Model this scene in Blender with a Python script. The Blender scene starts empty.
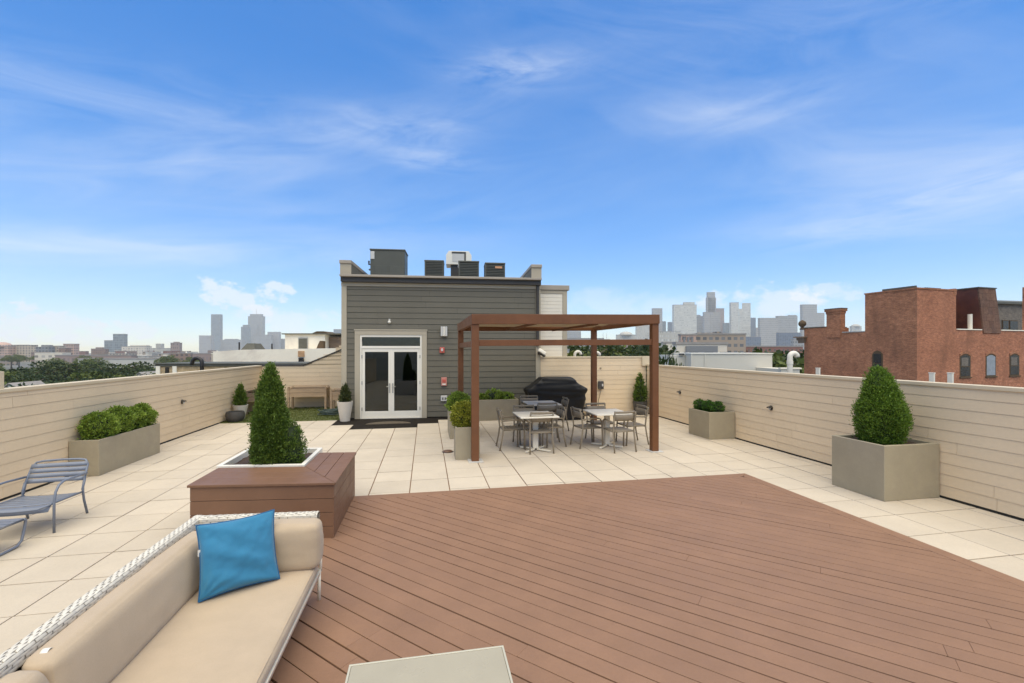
import bpy, math, random
from mathutils import Vector, Matrix, noise
random.seed(7)
S = bpy.context.scene
COL = S.collection
PI = math.pi
R = math.radians
TH = .1895                       # the camera looks this far to the right of the terrace axis (+y)
CT, ST = math.cos(TH), math.sin(TH)
CAMZ = 2.1
GZ = -16.0                       # street level

def bearing(px, D):
    """point at distance D along the horizontal direction px (photo column)"""
    X = (px - 512) / 448 * D
    return (X * CT + D * ST, -X * ST + D * CT)

# ------------------------------------------------------------------ mesh builder
class MB:
    def __init__(self):
        self.v = []; self.f = []; self.M = None
    def add(self, vs, fs):
        b = len(self.v)
        if self.M is not None: vs = [tuple(self.M @ Vector(p)) for p in vs]
        self.v += [tuple(p) for p in vs]; self.f += [tuple(b + i for i in f) for f in fs]
        return self
    def box(self, x0, x1, y0, y1, z0, z1):
        return self.add([(x0,y0,z0),(x1,y0,z0),(x1,y1,z0),(x0,y1,z0),(x0,y0,z1),(x1,y0,z1),(x1,y1,z1),(x0,y1,z1)],
            [(3,2,1,0),(4,5,6,7),(0,1,5,4),(1,2,6,5),(2,3,7,6),(3,0,4,7)])
    def obox(self, c, s, rz=0, rx=0, ry=0):
        m = Matrix.Translation(c) @ Matrix.Rotation(rz,4,'Z') @ Matrix.Rotation(ry,4,'Y') @ Matrix.Rotation(rx,4,'X')
        x,y,z = s[0]/2, s[1]/2, s[2]/2
        vs = [m @ Vector(p) for p in ((-x,-y,-z),(x,-y,-z),(x,y,-z),(-x,y,-z),(-x,-y,z),(x,-y,z),(x,y,z),(-x,y,z))]
        return self.add(vs, [(3,2,1,0),(4,5,6,7),(0,1,5,4),(1,2,6,5),(2,3,7,6),(3,0,4,7)])
    def prism(self, poly, z0, z1):
        n = len(poly)
        vs = [(x,y,z0) for x,y in poly] + [(x,y,z1) for x,y in poly]
        return self.add(vs, [tuple(range(n-1,-1,-1)), tuple(range(n,2*n))] + [(i,(i+1)%n,n+(i+1)%n,n+i) for i in range(n)])
    def prism_y(self, poly, y0, y1):          # polygon in x,z extruded along y
        n = len(poly)
        vs = [(x,y0,z) for x,z in poly] + [(x,y1,z) for x,z in poly]
        return self.add(vs, [tuple(range(n)), tuple(range(2*n-1,n-1,-1))] + [(i,n+i,n+(i+1)%n,(i+1)%n) for i in range(n)])
    def bar(self, a, b, w, h, up=(0,0,1)):
        a, b = Vector(a), Vector(b); d = (b-a).normalized(); u = Vector(up)
        sd = d.cross(u).normalized(); u = sd.cross(d)
        vs = []
        for p in (a,b):
            for sx, sz in ((-1,-1),(1,-1),(1,1),(-1,1)): vs.append(p + sd*sx*w/2 + u*sz*h/2)
        return self.add(vs, [(0,1,2,3),(7,6,5,4),(0,4,5,1),(1,5,6,2),(2,6,7,3),(3,7,4,0)])
    def tube(self, pts, r, n=8, cap=True):
        pts = [Vector(p) for p in pts]; k = len(pts); rs = r if isinstance(r,(list,tuple)) else [r]*k
        ref = Vector((0,0,1)); vs = []; prev = None
        for i,p in enumerate(pts):
            t = (pts[min(i+1,k-1)] - pts[max(i-1,0)]).normalized()
            if prev is None:
                a = t.cross(ref if abs(t.z) < .9 else Vector((1,0,0))).normalized()
            else:
                a = (prev - t*prev.dot(t)); a = a.normalized() if a.length > 1e-6 else t.cross(Vector((1,0,0))).normalized()
            prev = a; b = t.cross(a)
            for j in range(n):
                q = 2*PI*j/n; vs.append(p + (a*math.cos(q) + b*math.sin(q))*rs[i])
        fs = [(i*n+j, i*n+(j+1)%n, (i+1)*n+(j+1)%n, (i+1)*n+j) for i in range(k-1) for j in range(n)]
        if cap: fs += [tuple(range(n-1,-1,-1)), tuple((k-1)*n+j for j in range(n))]
        return self.add(vs, fs)
    def lathe(self, prof, n=24, c=(0,0,0)):
        vs = []; k = len(prof)
        for r,z in prof:
            for j in range(n): q = 2*PI*j/n; vs.append((c[0]+r*math.cos(q), c[1]+r*math.sin(q), c[2]+z))
        fs = [(i*n+j, i*n+(j+1)%n, (i+1)*n+(j+1)%n, (i+1)*n+j) for i in range(k-1) for j in range(n)]
        fs += [tuple(range(n-1,-1,-1)), tuple((k-1)*n+j for j in range(n))]
        return self.add(vs, fs)
    def grid(self, fn, nu, nv):
        vs = [fn(i/nu, j/nv) for j in range(nv+1) for i in range(nu+1)]
        return self.add(vs, [(j*(nu+1)+i, j*(nu+1)+i+1, (j+1)*(nu+1)+i+1, (j+1)*(nu+1)+i) for j in range(nv) for i in range(nu)])
    def build(self, name, mat, parent=None, smooth=False, bevel=0, sub=0, loc=None):
        me = bpy.data.meshes.new(name); me.from_pydata(self.v, [], self.f); me.update()
        if smooth: me.polygons.foreach_set('use_smooth', [True]*len(me.polygons))
        o = bpy.data.objects.new(name, me); COL.objects.link(o)
        if mat: me.materials.append(mat)
        if parent: o.parent = parent
        if loc: o.location = loc
        if bevel:
            b = o.modifiers.new('bevel','BEVEL'); b.width = bevel; b.segments = 2; b.limit_method = 'ANGLE'; b.angle_limit = R(40)
            if not smooth:
                me.polygons.foreach_set('use_smooth', [True]*len(me.polygons))
                w = o.modifiers.new('wn','WEIGHTED_NORMAL'); w.keep_sharp = True
        if sub:
            s_ = o.modifiers.new('sub','SUBSURF'); s_.levels = sub; s_.render_levels = sub
        return o

def tag(o, label, cat, group=None):
    o['label'] = label; o['category'] = cat
    if group: o['group'] = group
    return o
def struct(o, kind='structure'):
    o['kind'] = kind; return o
def thing(name, label, cat, loc=(0,0,0), rz=0, group=None):
    o = bpy.data.objects.new(name, None); COL.objects.link(o); o.empty_display_size = .2
    o.location = loc; o.rotation_euler = (0,0,rz)
    return tag(o, label, cat, group)
def dup(root, loc, rz=0, label=None, scale=None):
    def cp(o, par):
        c = o.copy(); COL.objects.link(c)
        if par: c.parent = par
        for ch in list(o.children): cp(ch, c)
        return c
    r = cp(root, None); r.location = loc; r.rotation_euler = (0,0,rz)
    if label: r['label'] = label
    if scale: r.scale = scale if isinstance(scale, (tuple,list)) else (scale,)*3
    return r

# ------------------------------------------------------------------ materials
def lin(r,g,b):
    f = lambda c: (c/255/12.92 if c/255 <= .04045 else ((c/255+.055)/1.055)**2.4)
    return (f(r),f(g),f(b),1)
class NT:
    def __init__(self, m): self.t = m.node_tree; self.n = self.t.nodes; self.l = self.t.links
    def new(self, ty, **kw):
        x = self.n.new(ty)
        for k,v in kw.items(): setattr(x,k,v)
        return x
    def link(self, a, b): self.l.new(a,b)
    def math(self, op, a, b=None, c=None):
        x = self.n.new('ShaderNodeMath'); x.operation = op
        for i,q in enumerate((a,b,c)):
            if q is None: continue
            if isinstance(q,(int,float)): x.inputs[i].default_value = q
            else: self.l.new(q, x.inputs[i])
        return x.outputs[0]
    def mix(self, fac, a, b, blend='MIX'):
        x = self.n.new('ShaderNodeMix'); x.data_type = 'RGBA'; x.blend_type = blend
        for s_,q in ((0,fac),(6,a),(7,b)):
            if isinstance(q,(int,float)): x.inputs[s_].default_value = q
            elif isinstance(q,tuple): x.inputs[s_].default_value = q
            else: self.l.new(q, x.inputs[s_])
        return x.outputs[2]
    def ramp(self, fac, stops):
        x = self.n.new('ShaderNodeValToRGB'); e = x.color_ramp.elements
        while len(e) < len(stops): e.new(.5)
        for i,(p,c) in enumerate(stops): e[i].position = p; e[i].color = c
        self.l.new(fac, x.inputs[0]); return x.outputs[0]
    def noise(self, vec, scale, detail=4, rough=.6, dist=0):
        x = self.n.new('ShaderNodeTexNoise'); x.inputs['Scale'].default_value = scale; x.inputs['Detail'].default_value = detail
        x.inputs['Roughness'].default_value = rough; x.inputs['Distortion'].default_value = dist
        if vec is not None: self.l.new(vec, x.inputs['Vector'])
        return x.outputs['Fac']
    def mapping(self, vec, scale=(1,1,1), rot=(0,0,0), loc=(0,0,0)):
        x = self.n.new('ShaderNodeMapping'); x.inputs['Scale'].default_value = scale; x.inputs['Rotation'].default_value = rot; x.inputs['Location'].default_value = loc
        self.l.new(vec, x.inputs['Vector']); return x.outputs[0]
def sc(c, k): return (min(1,c[0]*k), min(1,c[1]*k), min(1,c[2]*k), 1)

def mat(name, col, rough=.7, var=.12, vscale=3., bump=0., bscale=60., island=0., metal=0., spec=.5, stretch=(1,1,1), fine=0., trans=0., sheen=0., dirt=None, dirt_scale=1.2):
    """painted / woven / cast surface: base colour with broad and fine unevenness, optional per-piece tint and bump"""
    m = bpy.data.materials.new(name); m.use_nodes = True; N = NT(m)
    b = N.n['Principled BSDF']; b.inputs['Roughness'].default_value = rough; b.inputs['Metallic'].default_value = metal
    b.inputs['Specular IOR Level'].default_value = spec
    tc = N.new('ShaderNodeTexCoord').outputs['Object']
    vec = N.mapping(tc, stretch)
    n1 = N.noise(vec, vscale, 5, .65)
    c = N.ramp(n1, [(.3, sc(col,1-var)), (.7, sc(col,1+var))])
    if fine:
        n2 = N.noise(vec, vscale*22, 3, .7)
        c = N.mix(1., c, N.ramp(n2, [(.25,(1-fine,)*3+(1,)), (.75,(1,1,1,1))]), 'MULTIPLY')
    if island:
        g = N.new('ShaderNodeNewGeometry').outputs['Random Per Island']
        c = N.mix(1., c, N.ramp(g, [(0,(1-island,)*3+(1,)), (1,(1,1,1,1))]), 'MULTIPLY')
    if dirt:
        n3 = N.noise(tc, dirt_scale, 6, .7, .6)
        c = N.mix(N.ramp(n3, [(.5,(0,0,0,1)), (.72,(1,1,1,1))]), c, dirt)
    N.link(c, b.inputs['Base Color'])
    if bump:
        bp = N.new('ShaderNodeBump'); bp.inputs['Strength'].default_value = bump; bp.inputs['Distance'].default_value = .01
        N.link(N.noise(vec, bscale, 3, .6), bp.inputs['Height']); N.link(bp.outputs[0], b.inputs['Normal'])
    if sheen: b.inputs['Sheen Weight'].default_value = sheen
    rr = N.ramp(N.noise(tc, vscale*2.3, 3), [(.3,(rough*.85,)*3+(1,)), (.7,(min(1,rough*1.1),)*3+(1,))])
    N.link(rr, b.inputs['Roughness'])
    return m

def leaf_mat(name, dark, light, tip=None, cs=16., gw=.42):
    m = bpy.data.materials.new(name); m.use_nodes = True; N = NT(m)
    b = N.n['Principled BSDF']; b.inputs['Roughness'].default_value = .55; b.inputs['Specular IOR Level'].default_value = .3
    g = N.new('ShaderNodeNewGeometry').outputs['Random Per Island']
    tc = N.new('ShaderNodeTexCoord').outputs['Object']
    n = N.noise(tc, cs*.16, 3, .6); n2 = N.noise(tc, cs, 2, .5)
    f = N.math('ADD', N.math('MULTIPLY', g, gw), N.math('ADD', N.math('MULTIPLY', n, .4), N.math('MULTIPLY', n2, .75)))
    f = N.math('SUBTRACT', f, .2)
    c = N.ramp(f, [(.15,dark), (.75,light)] + ([(1,tip)] if tip else []))
    N.link(c, b.inputs['Base Color'])
    tr = N.new('ShaderNodeBsdfTranslucent'); N.link(c, tr.inputs['Color'])
    mx = N.new('ShaderNodeMixShader'); mx.inputs[0].default_value = .25
    out = N.n['Material Output']
    N.link(b.outputs[0], mx.inputs[1]); N.link(tr.outputs[0], mx.inputs[2]); N.link(mx.outputs[0], out.inputs[0])
    return m

def facade(name, wall, glass, fh=3.6, fw=3.0, gh=.55, gw=.6, var=.08, rough=.7):
    """wall with a regular grid of windows, laid out on the building's own axes"""
    m = bpy.data.materials.new(name); m.use_nodes = True; N = NT(m)
    b = N.n['Principled BSDF']
    tc = N.new('ShaderNodeTexCoord').outputs['Object']
    sp = N.new('ShaderNodeSeparateXYZ'); N.link(tc, sp.inputs[0])
    gx = N.new('ShaderNodeNewGeometry')
    u = N.math('ADD', sp.outputs[0], sp.outputs[1])
    fu = N.math('FRACT', N.math('DIVIDE', u, fw)); fz = N.math('FRACT', N.math('DIVIDE', sp.outputs[2], fh))
    win = N.math('MULTIPLY', N.math('LESS_THAN', fu, gw), N.math('LESS_THAN', fz, gh))
    nz = N.new('ShaderNodeSeparateXYZ'); N.link(gx.outputs['Normal'], nz.inputs[0])
    side = N.math('LESS_THAN', N.math('ABSOLUTE', nz.outputs[2]), .5)
    win = N.math('MULTIPLY', win, side)
    n1 = N.noise(tc, .05, 4); wc = N.ramp(n1, [(.3,sc(wall,1-var)), (.7,sc(wall,1+var))])
    wn = N.new('ShaderNodeTexWhiteNoise'); wn.noise_dimensions = '3D'
    cv = N.new('ShaderNodeCombineXYZ'); N.link(N.math('FLOOR', N.math('DIVIDE',u,fw)), cv.inputs[0]); N.link(N.math('FLOOR', N.math('DIVIDE',sp.outputs[2],fh)), cv.inputs[1])
    N.link(cv.outputs[0], wn.inputs['Vector'])
    gc = N.ramp(wn.outputs['Value'], [(0,sc(glass,.7)), (1,sc(glass,1.5))])
    c = N.mix(win, wc, gc); N.link(c, b.inputs['Base Color'])
    N.link(N.math('SUBTRACT', rough, N.math('MULTIPLY', win, rough-.15)), b.inputs['Roughness'])
    return m

def brick_mat(name, c1, c2, mortar, bw=.215, bh=.075, stain=None):
    m = bpy.data.materials.new(name); m.use_nodes = True; N = NT(m)
    b = N.n['Principled BSDF']; b.inputs['Roughness'].default_value = .9; b.inputs['Specular IOR Level'].default_value = .2
    tc = N.new('ShaderNodeTexCoord').outputs['Object']
    sp = N.new('ShaderNodeSeparateXYZ'); N.link(tc, sp.inputs[0])
    cv = N.new('ShaderNodeCombineXYZ'); N.link(N.math('ADD', sp.outputs[0], sp.outputs[1]), cv.inputs[0]); N.link(sp.outputs[2], cv.inputs[1])
    br = N.new('ShaderNodeTexBrick'); N.link(cv.outputs[0], br.inputs['Vector']); br.inputs['Scale'].default_value = 1
    br.inputs['Brick Width'].default_value = bw; br.inputs['Row Height'].default_value = bh; br.inputs['Mortar Size'].default_value = .008
    br.inputs['Color1'].default_value = c1; br.inputs['Color2'].default_value = c2; br.inputs['Mortar'].default_value = mortar
    br.inputs['Bias'].default_value = -.1
    c = br.outputs['Color']
    for scl, lo, hi in ((.5,.84,1.2), (3.,.74,1.22), (9.,.70,1.25)):
        n = N.noise(N.mapping(tc,(1,1,1.6)), scl, 5, .7)
        c = N.mix(1., c, N.ramp(n, [(.28,(lo,)*3+(1,)), (.72,(hi,hi,hi,1))]), 'MULTIPLY')
    if stain:
        n = N.noise(N.mapping(tc,(1,1,.35)), .55, 5, .7)
        c = N.mix(N.ramp(n, [(.52,(0,0,0,1)), (.75,(.75,.75,.75,1))]), c, stain)
    N.link(c, b.inputs['Base Color'])
    return m

def glass_mat(name, tint=(.55,.6,.58,1), rough=.02, dark=.5):
    m = bpy.data.materials.new(name); m.use_nodes = True; N = NT(m)
    out = N.n['Material Output']; N.n.remove(N.n['Principled BSDF'])
    t = N.new('ShaderNodeBsdfTransparent'); t.inputs[0].default_value = sc(tint,dark)
    g = N.new('ShaderNodeBsdfGlossy'); g.inputs['Roughness'].default_value = rough; g.inputs['Color'].default_value = (.9,.95,.95,1)
    fr = N.new('ShaderNodeFresnel'); fr.inputs[0].default_value = 1.5
    mx = N.new('ShaderNodeMixShader'); N.link(N.math('MULTIPLY', fr.outputs[0], 1.5), mx.inputs[0])
    N.link(t.outputs[0], mx.inputs[1]); N.link(g.outputs[0], mx.inputs[2]); N.link(mx.outputs[0], out.inputs[0])
    return m

M = {}
M['paver'] = mat('paver', (.59,.505,.39,1), .85, .06, 1.6, .25, 90, island=.09, spec=.3, fine=.08)
M['joint'] = mat('joint', (.19,.105,.055,1), .95, .2, 4)
M['deck'] = mat('deck', (.278,.155,.092,1), .62, .08, 2.4, .12, 40, island=.07, spec=.35, stretch=(1,1,1), fine=.10, dirt=(.235,.132,.080,1), dirt_scale=.8)
M['deck_dark'] = mat('deck_dark', (.018,.010,.007,1), .9)
M['bench'] = mat('bench', (.205,.108,.061,1), .55, .08, 3, .08, 40, island=.06, spec=.35, fine=.06)
M['wall'] = mat('wall', (.76,.60,.40,1), .6, .05, .8, .05, 60, island=.05, spec=.3, fine=.05)
M['wall_trim'] = mat('wall_trim', (.62,.51,.345,1), .6, .05, 1.5)
M['dark_gap'] = mat('dark_gap', (.02,.018,.014,1), .9)
M['seam'] = mat('seam', (.50,.385,.24,1), .9)  # core tone bared below each board as its painted shade line, also at joints
M['siding'] = mat('siding', (.152,.137,.102,1), .6, .06, .9, .08, 50, island=.06, spec=.3, fine=.06)
M['siding_seam'] = mat('siding_seam', (.018,.016,.013,1), .9)  # near-black backing puts the laps' underside shade into the reveals
M['trim'] = mat('trim', (.42,.365,.27,1), .55, .05, 1.5, spec=.3)
M['coping'] = mat('coping', (.36,.31,.245,1), .5, .08, 1.5, spec=.4)
M['bronze'] = mat('bronze', (.045,.038,.03,1), .5, .1, 2)
M['white'] = mat('white', (.79,.74,.63,1), .45, .03, 2)
M['white_siding'] = mat('white_siding', (.76,.69,.56,1), .6, .04, 1, island=.04)
M['interior'] = mat('interior', (.22,.18,.12,1), .9, .1)
M['interior_floor'] = mat('interior_floor', (.16,.12,.08,1), .35, .15)
M['glass'] = glass_mat('glass')
M['steel'] = mat('steel', (.42,.40,.36,1), .35, .05, 4, metal=.9)
M['red'] = mat('red', (.50,.10,.07,1), .45, .05)
M['redpale'] = mat('redpale', (.55,.22,.17,1), .5, .05)
M['ltgrey'] = mat('ltgrey', (.55,.53,.49,1), .5, .05)
M['acgreen'] = mat('acgreen', (.085,.085,.067,1), .5, .08, 2, spec=.4)
M['acdark'] = mat('acdark', (.035,.036,.028,1), .6, .1, 2)
M['orange'] = mat('orange', (.55,.28,.14,1), .5, .05)
M['cedar'] = mat('cedar', (.175,.070,.027,1), .5, .16, 2.5, .12, 30, spec=.35, stretch=(1,1,1), fine=.15)
M['canopy'] = mat('canopy', (.42,.33,.225,1), .85, .06, 3)
_m = M['canopy']; _N = NT(_m); _tr = _N.new('ShaderNodeBsdfTranslucent'); _tr.inputs[0].default_value = (.62,.52,.38,1); _mx = _N.new('ShaderNodeMixShader'); _mx.inputs[0].default_value = .35
_N.link(_N.n['Principled BSDF'].outputs[0], _mx.inputs[1]); _N.link(_tr.outputs[0], _mx.inputs[2]); _N.link(_mx.outputs[0], _N.n['Material Output'].inputs[0])
M['taupe'] = mat('taupe', (.26,.21,.145,1), .42, .06, 6, spec=.4)
M['tabletop'] = mat('tabletop', (.84,.77,.63,1), .5, .03, 3, spec=.2)
M['fiber'] = mat('fiber', (.36,.305,.205,1), .65, .10, 1.8, .06, 50, fine=.06, dirt=(.32,.27,.19,1), dirt_scale=2)
M['soil'] = mat('soil', (.055,.032,.02,1), .95, .35, 12, .6, 60)
M['charcoal'] = mat('charcoal', (.06,.056,.05,1), .7, .1, 4)
M['whitepot'] = mat('whitepot', (.62,.56,.47,1), .55, .05, 3)
M['cedar_raw'] = mat('cedar_raw', (.56,.385,.235,1), .75, .22, 2, .2, 30, stretch=(1,1,6), fine=.2, island=.15)
M['cedar_grey'] = mat('cedar_grey', (.24,.17,.115,1), .8, .22, 2, .2, 30, stretch=(1,1,6), fine=.2, island=.15)
M['rubber'] = mat('rubber', (.022,.018,.014,1), .95, .2, 6, .3, 120, spec=.1)
M['coir'] = mat('coir', (.11,.085,.055,1), .95, .3, 14, .6, 140)
M['hose'] = mat('hose', (.05,.075,.06,1), .5)
M['cover'] = mat('cover', (.010,.0095,.009,1), .55, .15, 4, .2, 40, spec=.35)
M['bluegrey'] = mat('bluegrey', (.17,.19,.235,1), .38, .04, 5, spec=.45)
M['fabric'] = mat('fabric', (.50,.385,.26,1), .9, .05, 5, .35, 420, fine=.06, sheen=.2, spec=.15)
M['blue'] = mat('blue', (.040,.20,.34,1), .85, .06, 6, .35, 420, fine=.08, sheen=.25, spec=.15)
M['bluedark'] = mat('bluedark', (.012,.10,.22,1), .85, .06, 6)
M['wicker'] = mat('wicker', (.70,.645,.54,1), .55, .06, 20, island=.14)
M['wickergap'] = mat('wickergap', (.36,.31,.24,1), .8, .1)
M['powder'] = mat('powder', (.80,.725,.58,1), .4, .03)
M['coffee'] = mat('coffee', (.40,.352,.25,1), .3, .05, 2.5, spec=.5)
M['coffee_edge'] = mat('coffee_edge', (.50,.46,.35,1), .25, .03)
M['pvc'] = mat('pvc', (.77,.71,.59,1), .4, .03)
M['bark'] = mat('bark', (.09,.065,.045,1), .95, .25, 8, .6, 30)
M['arbor'] = leaf_mat('arbor', (.028,.060,.006,1), (.15,.25,.025,1), (.31,.42,.055,1))
M['cypress'] = leaf_mat('cypress', (.022,.048,.006,1), (.125,.195,.026,1), (.26,.34,.055,1))
M['boxwood'] = leaf_mat('boxwood', (.06,.10,.012,1), (.25,.35,.045,1), (.44,.52,.10,1))
M['boxdark'] = leaf_mat('boxdark', (.014,.045,.008,1), (.08,.18,.022,1), (.15,.27,.04,1))
M['yellowgreen'] = leaf_mat('yellowgreen', (.10,.12,.012,1), (.36,.36,.04,1), (.52,.48,.08,1))
M['juniper'] = leaf_mat('juniper', (.02,.03,.012,1), (.08,.095,.025,1), (.17,.17,.04,1))
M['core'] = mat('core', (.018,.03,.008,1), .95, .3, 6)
M['treeleaf'] = leaf_mat('treeleaf', (.012,.026,.007,1), (.075,.105,.022,1), (.13,.17,.04,1), .35, .22)
M['treelight'] = leaf_mat('treelight', (.05,.07,.010,1), (.20,.21,.035,1), (.28,.29,.06,1), .35, .22)
M['treemid'] = leaf_mat('treemid', (.03,.05,.008,1), (.13,.16,.028,1), (.20,.24,.05,1), .5)
M['grassblade'] = leaf_mat('grassblade', (.06,.075,.015,1), (.14,.16,.035,1), (.20,.21,.06,1))
M['membrane'] = mat('membrane', (.88,.80,.64,1), .7, .06, .35, dirt=(.66,.57,.46,1), dirt_scale=.25)
M['tanbrick'] = brick_mat('tanbrick', (.55,.40,.22,1), (.40,.28,.14,1), (.35,.28,.2,1))
M['brick'] = brick_mat('brick', (.45,.175,.082,1), (.30,.108,.052,1), (.32,.22,.15,1), stain=(.17,.085,.052,1))
M['brick2'] = brick_mat('brick2', (.46,.165,.078,1), (.31,.104,.050,1), (.34,.23,.16,1), stain=(.21,.095,.055,1))
M['stone'] = mat('stone', (.38,.36,.32,1), .8, .15, 2)
M['rust'] = mat('rust', (.10,.028,.016,1), .6, .4, .8, dirt=(.20,.06,.028,1), dirt_scale=.9)
M['slate'] = brick_mat('slate', (.19,.105,.070,1), (.13,.075,.055,1), (.04,.03,.022,1), .55, .55, stain=(.12,.045,.025,1))
M['greybrick'] = brick_mat('greybrick', (.20,.165,.13,1), (.15,.125,.10,1), (.2,.18,.15,1))
M['winframe'] = mat('winframe', (.11,.075,.045,1), .8, .1, spec=.1)
M['windark'] = mat('windark', (.03,.027,.024,1), .25, .3, 2, spec=.3)
M['boardup'] = mat('boardup', (.27,.29,.31,1), .7, .15, 3)
M['roofgrey'] = mat('roofgrey', (.30,.27,.24,1), .85, .15, .5)
M['paintgrey'] = mat('paintgrey', (.60,.56,.47,1), .7, .05, .3)
M['gooseneck'] = mat('gooseneck', (.022,.018,.016,1), .5, .1)
M['hatch'] = mat('hatch', (.10,.095,.07,1), .7, .2)

# ------------------------------------------------------------------ foliage
def leafy(profile, n_clump, per, leaf, spread, mat_, name, parent, up=.55, seed=1, lump=.12, centre=(0,0,0), width=.42):
    """leaf faces gathered in clumps through the outer volume of a body of revolution; profile = [(z, r)...]"""
    rnd = random.Random(seed); mb = MB(); vs = []; fs = []
    zs = [p[0] for p in profile]
    def rad(z):
        for (z0,r0),(z1,r1) in zip(profile, profile[1:]):
            if z0 <= z <= z1: return r0 + (r1-r0)*(z-z0)/max(1e-6,z1-z0)
        return 0
    area = []; tot = 0
    for (z0,r0),(z1,r1) in zip(profile, profile[1:]):
        a = (r0+r1)/2*math.hypot(z1-z0, r1-r0)+1e-5; tot += a; area.append((tot,z0,z1))
    off = Vector((seed*3.1, seed*1.7, 0))
    for c in range(n_clump):
        t = rnd.random()*tot
        for a,z0,z1 in area:
            if t <= a: z = z0 + (z1-z0)*rnd.random(); break
        q = rnd.random()*2*PI; r = rad(z)
        k = 1 + lump*noise.noise(Vector((math.cos(q)*1.6, math.sin(q)*1.6, z*4/max(.3,zs[-1]-zs[0]))) + off)*2
        k += .11*noise.noise(Vector((math.cos(q)*5, math.sin(q)*5, z*13)) + off)*2
        d = .76 + .26*rnd.random()
        cx, cy = r*k*d*math.cos(q), r*k*d*math.sin(q)
        dr = Vector((math.cos(q)*(1-up), math.sin(q)*(1-up), up + (.5*(z-zs[0])/(zs[-1]-zs[0]) - .15)))
        for j in range(per):
            p = Vector((cx+rnd.gauss(0,spread), cy+rnd.gauss(0,spread), z+rnd.gauss(0,spread*1.2))) + Vector(centre)
            ax = (dr + Vector((rnd.gauss(0,.45), rnd.gauss(0,.45), rnd.gauss(0,.35)))).normalized()
            sd = ax.cross(Vector((rnd.gauss(0,1), rnd.gauss(0,1), rnd.gauss(0,1)))).normalized()
            L = leaf*(.6+.8*rnd.random()); W = L*width
            b = len(vs); m = p + ax*L*.5
            vs += [tuple(p), tuple(m+sd*W*.5), tuple(p+ax*L), tuple(m-sd*W*.5)]
            fs.append((b,b+1,b+2,b+3))
    mb.v, mb.f = vs, fs
    return mb.build(name, mat_, parent)
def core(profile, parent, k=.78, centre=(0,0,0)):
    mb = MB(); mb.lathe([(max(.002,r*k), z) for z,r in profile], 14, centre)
    return mb.build('trunk', M['bark'], parent) if False else mb.build('inner_branches', M['core'], parent, smooth=True)  # solid dark core that blocks the view through the foliage
def bush_profile(r, h, n=10, flat=.75):
    out = []
    for i in range(n+1):
        t = i/n; a = -PI/2*flat + (PI/2*(1+flat))*t
        out.append((h*(math.sin(a)+math.sin(PI/2*flat))/(1+math.sin(PI/2*flat)), max(.001, r*math.cos(a))))
    return out
def shrub(name, label, loc, r, h, m, clumps=260, per=9, leaf=.035, seed=1, group=None, cat='shrub', lump=.14):
    t = thing(name, label, cat, loc, seed*1.3, group)
    pr = bush_profile(r, h)
    leafy(pr, clumps, per, leaf, r*.07, m, 'foliage', t, up=.45, seed=seed, lump=lump, width=.5)
    core(pr, t, .62)
    st = MB(); st.tube([(0,0,-.06),(0,0,h*.4)], [.02,.01], 6); st.build('stem', M['bark'], t)
    return t
def conifer(name, label, loc, profile, m, clumps, per, leaf, seed, lobes=(), spread=.022, lump=.10, cat='shrub'):
    t = thing(name, label, cat, loc, 0)
    leafy(profile, clumps, per, leaf, spread, m, 'foliage', t, up=.62, seed=seed, lump=lump, width=.34)
    core(profile, t, .8)
    for i,(c,pr,n) in enumerate(lobes):
        leafy(pr, n, per, leaf, spread, m, 'side_shoot', t, up=.62, seed=seed+10+i, lump=lump, centre=c, width=.34)
        mb = MB(); mb.lathe([(max(.002,r*.75), z) for z,r in pr], 12, c); mb.build('inner_branches', M['core'], t, smooth=True)  # each lobe gets the same solid dark core behind its leaves
    st = MB(); st.tube([(0,0,-.08),(0,0,.3)], [.03,.02], 7); st.build('trunk', M['bark'], t)
    return t

# ------------------------------------------------------------------ terrace floor
YW_L, YW_R = -5.81, 7.21
colsu = [-5.81,-5.50,-4.93,-4.355,-3.78,-3.2,-2.6,-2.0,-1.41,-.82,-.24,.35,.95,1.54,2.15,2.76,3.37,3.99,4.62,5.25,5.88,6.46,7.03,7.21]
DX0, DX1, DY1, DY0 = -1.8, 5.27, 6.67, -1.6
mb = MB(); g = .007
for i in range(len(colsu)-1):
    u0, u1 = colsu[i], colsu[i+1]; um = (u0+u1)/2
    base = 6.507 if um < -.9 else (7.41 if um < 3.5 else 7.5585)
    end = 14.16
    if -2.6 < um < -2.0: end = 13.2
    elif -2.0 < um < -.24: end = 12.45
    elif -.24 < um < .35: end = 13.06
    elif .35 < um < 3.6: end = 13.66
    elif um > 3.6: end = 13.84
    v = base - .5734*20
    while v < end - .02:
        v0, v1 = max(v, -3.), min(v + .5734, end); v += .5734
        if v1 - v0 < .03: continue
        if u0 >= DX0-.01 and u1 <= DX1+.01 and v1 <= DY1: continue
        x0, x1, y0, y1 = u0+g, u1-g, v0+g, v1-g
        if DX0 < um < DX1 and v0 < DY1: y0 = max(y0, DY1+.004)
        if u0 < DX1 < u1 and v0 < DY1: x0 = DX1+.004 if v1 <= DY1 else x0
        dz = random.uniform(-.0025,.0025)
        mb.box(x0, x1, y0, y1, -.045, dz)
tf = struct(mb.build('terrace_floor', M['paver'], bevel=.003))
struct(MB().box(-6.0, 7.45, -4, 25, GZ, -.062).build('terrace_base', M['wall_trim']))
struct(MB().box(-5.9, 7.3, -3, 14.2, -.058, -.012).build('joint_bed', M['joint']))
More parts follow.
